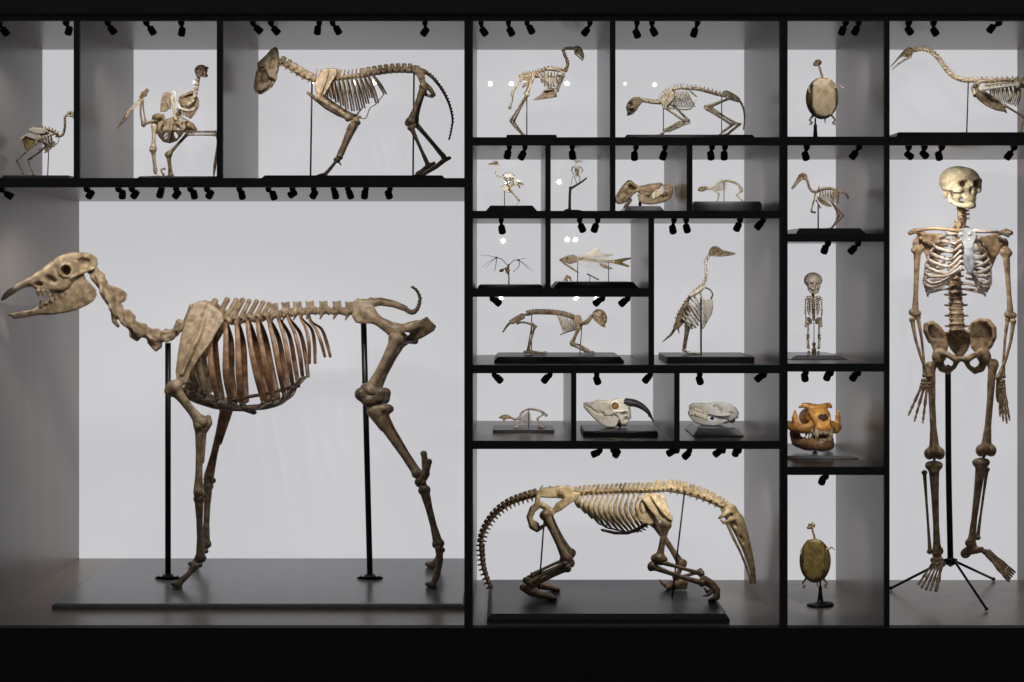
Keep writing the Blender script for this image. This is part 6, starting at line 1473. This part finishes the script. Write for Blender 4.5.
# ------------------------------------------------------------------ horned skull
def goat():
    setup('horned_skull', 'white goat-like skull with curved black horns, resting on a black board', 618, 'E', .31, 584.5, 656.6, 431.0, .20, .42, 1.2, 'base', .7, cat='skull')
    m = 'white'
    s = SDF().pol([(583,403.4),(586,402),(590.4,402.6),(594,401),(597.6,399.4),(606,400.2),(610.6,400),(616,398.2),(624,398.2),(628.6,400),(629.6,405),(631,411),(631.4,417.6),(628.6,420.6),(626.4,425),(621,424.6),(618,417.6),(614.6,414.6),(608,416.4),(601,415.4),(597.4,413),(592.6,409.6),(587,405.6)], [(583,1.8),(596,4),(606,6.4),(614,9),(626,8.4),(631,5)], rnd=2)
    s.cut2((615,9,406.2), (4.1,4.4,4), k=.8); s.cut2((601,5.6,413), (4,1.4,1.6), 20, k=.6); s.cut2((622.6,9,413), (3.4,2.6,1.8), 20, k=.8); s.d(Ell((591,0,404), (4.4,1.5,1.4), 8), .5); s.cut2((626,8,419), (2.6,3,2.4), k=.8)
    for q in (1,-1):
        s.path([(614,q*8.6,412),(621,q*9.6,411.4),(627,q*8.4,411)], [1.3,1,1], .8)
        for a in range(10):
            t0, t1 = a*math.pi/5, (a+1)*math.pi/5
            s.cap((615+4.5*math.cos(t0), q*8.4, 406.2+4.3*math.sin(t0)), (615+4.5*math.cos(t1), q*8.4, 406.2+4.3*math.sin(t1)), .8, k=.5)
    sk = s.out('skull', m, .42)
    s = SDF().pol([(583.2,404.2),(585.6,405),(591.4,408.4),(597,412.8),(604,415.6),(610,415.4),(614,412),(617,411.4),(618.4,418),(617.6,424.4),(614,427.4),(607,427.2),(601,424.6),(594,418.8),(588,412.4),(583.8,407.6)], [(583,2),(596,3.6),(610,6),(618,7)], rnd=1.4); s.d(Pol([(592,432),(592,400),(622,400),(622,432)], [(592,.5),(600,2.6),(620,5)]), .6)
    s.out('mandible', m, .42, sk)
    for q in (1,-1): SDF().ell((615.2,q*5.2,406.2), (3.6,1.6,3.4), k=.3).out('orbit_colour_shade', 'ochre', .45, sk, 'orange brown eye socket')
    for q in (-1,1):
        e = (653.6,421.9) if q < 0 else (649,417)
        tube('horn', [(624.6,q*4.6,401.8),(629.4,q*5.4,402.4),(636,q*6.6,403.6),(643,q*8,407.2),(648.6,q*9,412.6),(e[0],q*9.6,e[1])], [4.6,5.0,4.5,3.6,2.4,.7], 'horn', sk, 'black curved horn', n=12, sub=8, flat=.8)
    SDF().ell((624,0,423.4), (3.2,4,3), k=1).ell((618,2,424), (2.4,4,2.4), k=1).out('skull_base', 'cameldark', .45, sk)
    SDF().cap((620,0,420), (620,0,ft(0)-1.6), 1.6).out('support_peg', 'rod', .5)
goat()

# ------------------------------------------------------------------ toothed skull
def dogskull():
    setup('toothed_skull', 'long smooth whitish skull with rows of pointed teeth on a charcoal board', 713, 'E', .30, 698, 737.5, 428.0, .21, .42, 5.5, 'basegrey', .15, cat='skull')
    m = 'greywhite'
    s = SDF().pol([(688.4,404.8),(692,403.2),(697,402.6),(706,403.2),(716,402.2),(724,402.2),(731,404),(736.6,408),(739,413),(738.4,418),(734,419.6),(728,419),(721,418.6),(714,417.6),(706,415.2),(699,412.8),(692,409.6),(688.6,407.4)], [(688,2.4),(700,4.6),(712,7),(726,9),(739,6)], rnd=2.4)
    s.cut2((716,8.8,406.8), (3.4,3.4,2.4), 10, k=1.2); s.cut2((719,9.4,410), (3.6,3.2,3), k=1.6); s.d(Ell((690,0,404.6), (2.4,1.6,1.5)), .5); s.cut2((731,9,413.4), (2.2,2.4,2), k=.8)
    for q in (1,-1): s.path([(709,q*6.6,413.4),(716,q*10.2,415.2),(723,q*11,415.4),(729,q*9,415)], [1.3,1.2,1.2,1.3], .8); s.ell((730,q*5,419), (3,2.6,2.4), k=1)
    sk = s.out('skull', m, .42)
    s = SDF().pol([(688,410.4),(691,411.6),(697,414.8),(705,418.6),(713,419.8),(719,417.6),(722,413.4),(724.6,414),(725,418.6),(728,421),(722,424),(714,425.6),(704,425.6),(696,423.4),(690.4,418.6),(688,414)], [(688,2.2),(700,4.2),(715,6.6),(727,8)], rnd=1.4); s.d(Pol([(696,430),(696,408),(730,408),(730,430)], [(696,.6),(705,3.2),(728,6.2)]), .6)
    s.out('mandible', m, .42, sk)
    for nm, n, f in (('upper_teeth', 9, lambda i: ((690+i*2.4, 408.3+i*.72), 3.)), ('lower_teeth', 8, lambda i: ((690.6+i*2.3, 412.6+i*.75), -2.6))):
        for q in (1,-1):
            b = SDF()
            for i in range(n):
                (x, z), L = f(i); L *= 1.35 if i == 1 else 1; w_ = 2.6+i*.42
                b.path([(x,q*w_,z-L*.4),(x+.2,q*w_,z+L*.3),(x+.1,q*w_,z+L)], [1.15,.95,.3], .3)
            b.out(nm, 'tooth', .34, sk)
    SDF().ell((725,0,419.5), (5,6,4), k=1).ell((732,0,419.8), (3.4,5,3.4), k=1).out('skull_base', 'camelrib', .45, sk, 'dark brown skull base')
    SDF().cap((712,0,419), (712,0,ft(0)-2.2), 2, 2.2).out('support_peg', 'rod', .5)
dogskull()

# ------------------------------------------------------------------ infant skeleton
def infant():
    setup('infant_skeleton', 'small upright infant skeleton with a big round skull, on a grey sloping board', 814, 'RD', .44, 796, 838.5, 355.2, .36, .58, 8, 'basegrey', .12)
    m = 'pale'
    fr = frame((813.3,0,282), (.16,-.98,0), sc=1.13); s = SDF(); s.ell((-1.5,0,1.6), (8.8,8.2,7), k=2); s.ell((3.4,0,-2.8), (4,5.2,4.4), k=2.4); s.ell((4.6,0,-6.4), (2.6,3,1.6), k=1.5)
    for q in (1,-1): s.d(Ell((6.6,q*3,-2.4), (3,2.1,1.9)), .4); s.ell((3.6,q*4.9,-4.6), (1.8,1.2,1), k=.8)
    s.d(Ell((7.8,0,-4.6), (1.6,.9,1)), .3); sk = s.out('skull', 'ribwhite', .36, frame=fr)
    SDF().path([(6.4,0,-9.4),(4.6,3,-8.8),(1,4.6,-6)], [1.1,1,.8], .6).path([(6.4,0,-9.4),(4.6,-3,-8.8),(1,-4.6,-6)], [1.1,1,.8], .6).out('mandible', m, .34, sk, frame=fr)
    verts('spine', [(812.8,0,290.5),(813,0,297),(813.4,1.5,306),(813.6,.5,314),(813.8,0,320)], 16, 1.35, 'lion', sp=0, lat=.9, h=.34, join=.8)
    for i in range(10):
        zz = 297.4+i*1.75; w_ = [3.6,4.8,5.6,6,6.2,6.3,6.2,6,5.4,4.6][i]
        for q in (1,-1): tube('rib', [(813.4,1,zz),(813.4+q*w_*.7,1.4,zz-.2),(813.4+q*w_,-1.4,zz+1.2),(813.4+q*w_*.7,-4.4,zz+2.4)]+([(813.4+q*1.2,-5.4,zz+1.4)] if i < 7 else []), [.42,.5,.5,.48]+([.4] if i < 7 else []), m, n=6, sub=3)
    SDF().pol([(812.4,298),(814.6,298),(814.2,308),(813.4,310),(812.6,308)], .5, yc=-5.6, rnd=.35).out('breastbone', 'lion', .3)
    for q in (1,-1):
        tube('collar_bone', [(813.8+q*.8,-5,297.6),(813.6+q*4.6,-3.6,296.2),(813.6+q*7.4,-1,297.4)], [.6,.55,.7], m, n=6)
        SDF().pol([(813.6+q*3,297.6),(813.6+q*7,298),(813.6+q*5.6,304.4)], .5, yc=2.2, rnd=.4).out('shoulder_blade', m, .32)
        thin('upper_arm_bone', [(813.6+q*7.8,-1,299),(813.6+q*8.2,-1,310.4)], .85, m, 1.6); thin('radius', [(813.6+q*8.8,-1.4,311.6),(813.6+q*7.6,-3,320)], .5, m); thin('ulna', [(813.6+q*7.8,-1,311.6),(813.6+q*7.2,-2,320)], .45, m)
        s = SDF()
        for e in (-1.2,-.4,.4,1.2): s.path([(813.6+q*7.4+e*.5,-2.6,320.6),(813.6+q*7.6+e,-3.2,327)], [.5,.35], .2)
        s.out('hand_bones', m, .3)
        SDF().pol([(813.6+q*1.6,319.6),(813.6+q*4.4,316.6),(813.6+q*7,317.6),(813.6+q*6,321.6),(813.6+q*3.6,324.4),(813.6+q*1.4,323.6)], 1.1, rnd=.7).out('pelvis_half', 'lion', .34)
        bone('thigh_bone', (813.6+q*5.4,0,323), (813.6+q*5.6,-1,335.4), 1.0, m, 1.5, 1.7, h=.34); bone('shin_bone', (813.6+q*5.4,-1,337), (813.6+q*4.8,0,348.4), .9, m, 1.7, 1.4, h=.34); thin('calf_bone', [(813.6+q*6.8,0,337.6),(813.6+q*6.2,1,348)], .42, m)
        g = ft(-3); s = SDF(); s.ell((813.6+q*4.8,.4,g-2), (1.5,2,1.5), k=.6)
        for e in (-1.1,0,1.1): s.path([(813.6+q*4.8,-.6,g-1.8),(813.6+q*5.2+e,-5,ft(-5)-.7)], [.7,.45], .3)
        s.out('foot_bones', 'lion', .32)
    rod(814, 322, r=.45, m='wire')
    s = SDF(); g = ft(0); s.path([(814,0,g-10),(814,0,g-7.5),(814,0,g-4),(814,0,g-.4)], [1.9,1.1,2.3,2.3], .8); s.out('turned_foot', 'camelrib', .36)
infant()

# ------------------------------------------------------------------ orange fanged skull
def fanged():
    setup('fanged_skull', 'orange brown big cat skull with fangs facing forward on a dark board', 812, 'RE', .40, 781.5, 852, 455.8, .27, .56, 6, 'basegrey', .25, cat='skull')
    m = 'orange'
    fr = frame((815.5,2,421), (.36,-.93,-.03), sc=1.1); s = SDF()
    s.ell((-10,0,4), (19,10,9.5), k=3)                                       # brain case
    s.path([(-26,0,9),(-10,0,12.4),(3,0,11.4)], [2,2.6,3], 3)                  # crest
    s.ell((8,0,4), (11,11,9), k=4); s.ell((16,0,-1.5), (9,8.6,7.6), k=4); s.ell((19,0,-7), (6.4,8.4,4.6), k=3)
    for q in (1,-1):
        s.path([(7,0,10.5),(5,q*7,13),(3,q*12,14.4),(0,q*15.6,12.6)], [3.6,3.2,2.4,1.], 2.5)                          # brow horn
        s.path([(12,q*9,-5),(8,q*16,-7),(-2,q*21.5,-5),(-14,q*20,-3),(-20,q*12,-3)], [4.4,4.8,4.6,3.8,3], 2.5)  # cheek arch
        s.path([(1,q*19,-4),(2,q*20.5,3),(3,q*21,9)], [4.2,3.2,1.], 2)
        s.d(Ell((9,q*14,2.6), (6,5.4,6)), 1.5); s.d(Ell((-4,q*15,2), (8,6,8)), 2)
        s.d(Ell((15,q*8.6,-1), (1.6,2.2,1.8)), .5)
    s.d(Ell((25,-3,3.4), (7,3.6,4)), 1); s.d(Ell((25,3,3.4), (7,3.6,4)), 1); s.d(Ell((26,0,.2), (6,3.6,3.2)), 1)         # heart shaped nose opening
    sk = s.out('skull', m, .55, frame=fr)
    SDF().ell((19.5,0,2), (1.6,5.4,4.2), k=.5).out('nose_shade', 'socket', .5, sk, frame=fr)  # near-black inset, shade of the nose opening painted in
    s = SDF(); s.path([(17,0,-22.5),(15,5,-22.4),(4,11,-21.5),(-8,15,-18),(-13,15.6,-11),(-14,15.4,-7)], [5.4,5.4,5.4,5.4,4.6,2.8], 2.5).path([(17,0,-22.5),(15,-5,-22.4),(4,-11,-21.5),(-8,-15,-18),(-13,-15.6,-11),(-14,-15.4,-7)], [5.4,5.4,5.4,5.4,4.6,2.8], 2.5)
    s.out('mandible', 'camelrib', .55, sk, 'lower jaw, darker brown for painted shade', frame=fr)  # darker than the skull: weaker light low down painted into the colour
    SDF().ell((6,0,-17), (10,7,6), k=1).ell((13.5,0,-17), (2,5.4,4.5), k=1).out('mouth_shade', 'shelldark', .6, sk, frame=fr)  # dark body added to fill the mouth gap as painted shade
    s = SDF()
    for q in (1,-1):
        s.path([(20,q*6.6,-8.6),(21,q*7,-13.6),(19.6,q*6.8,-18.6)], [2.5,2,.7], .8); s.path([(16.5,q*5.4,-19),(18.6,q*5.8,-15.5),(18.4,q*5.6,-12)], [2,1.6,.6], .8)
        for i in range(3): s.path([(14-i*4.4,q*(8.6+i*1.3),-9.6),(14-i*4.4,q*(8.6+i*1.3),-13.4)], [1.9,.8], .5); s.path([(11-i*4.6,q*(7.6+i*1.7),-18),(11-i*4.6,q*(7.6+i*1.7),-14.6)], [1.8,.8], .5)
    s.out('fangs', 'bird', .45, sk, frame=fr)
    s = SDF()
    for i in range(-2,3): s.path([(23.4-abs(i)*.5,i*1.9,-10),(23.6-abs(i)*.5,i*1.9,-12.6)], [.9,.6], .3); s.path([(20-abs(i)*.5,i*1.6,-19.4),(20.4-abs(i)*.5,i*1.6,-17)], [.8,.6], .3)
    s.cap((22.5,-4,-10),(22.5,4,-10),1,1,.5); s.cap((19.4,-3.4,-19.4),(19.4,3.4,-19.4),1,1,.5); s.out('front_teeth', 'bird', .4, sk, frame=fr)
    SDF().cap((815,4,438), (815,4,ft(4)-3), 3, 3).out('support_peg', 'rod', .6)
fanged()
# ------------------------------------------------------------------ world, camera, view
w = bpy.data.worlds.new('World'); SC.world = w; w.use_nodes = True
w.node_tree.nodes['Background'].inputs[0].default_value = (.55, .55, .55, 1); w.node_tree.nodes['Background'].inputs[1].default_value = .2
cd = bpy.data.cameras.new('Camera'); cam = bpy.data.objects.new('Camera', cd); COL.objects.link(cam)
cam.location = (0, -D, ZC); cam.rotation_euler = (math.pi/2, 0, 0)
cd.sensor_width = 36; cd.lens = D*PX*36/1024; cd.shift_x = 7/1024; cd.shift_y = -71/1024; cd.clip_end = 60
SC.camera = cam
vs = SC.view_settings; vs.view_transform = 'Standard'; vs.look = 'None'; vs.exposure = 0; vs.gamma = 1; vs.use_curve_mapping = False
SC.cycles.use_denoising = True; SC.cycles.use_light_tree = True
SC.cycles.max_bounces = 6; SC.cycles.diffuse_bounces = 3; SC.cycles.glossy_bounces = 3; SC.cycles.sample_clamp_indirect = 3
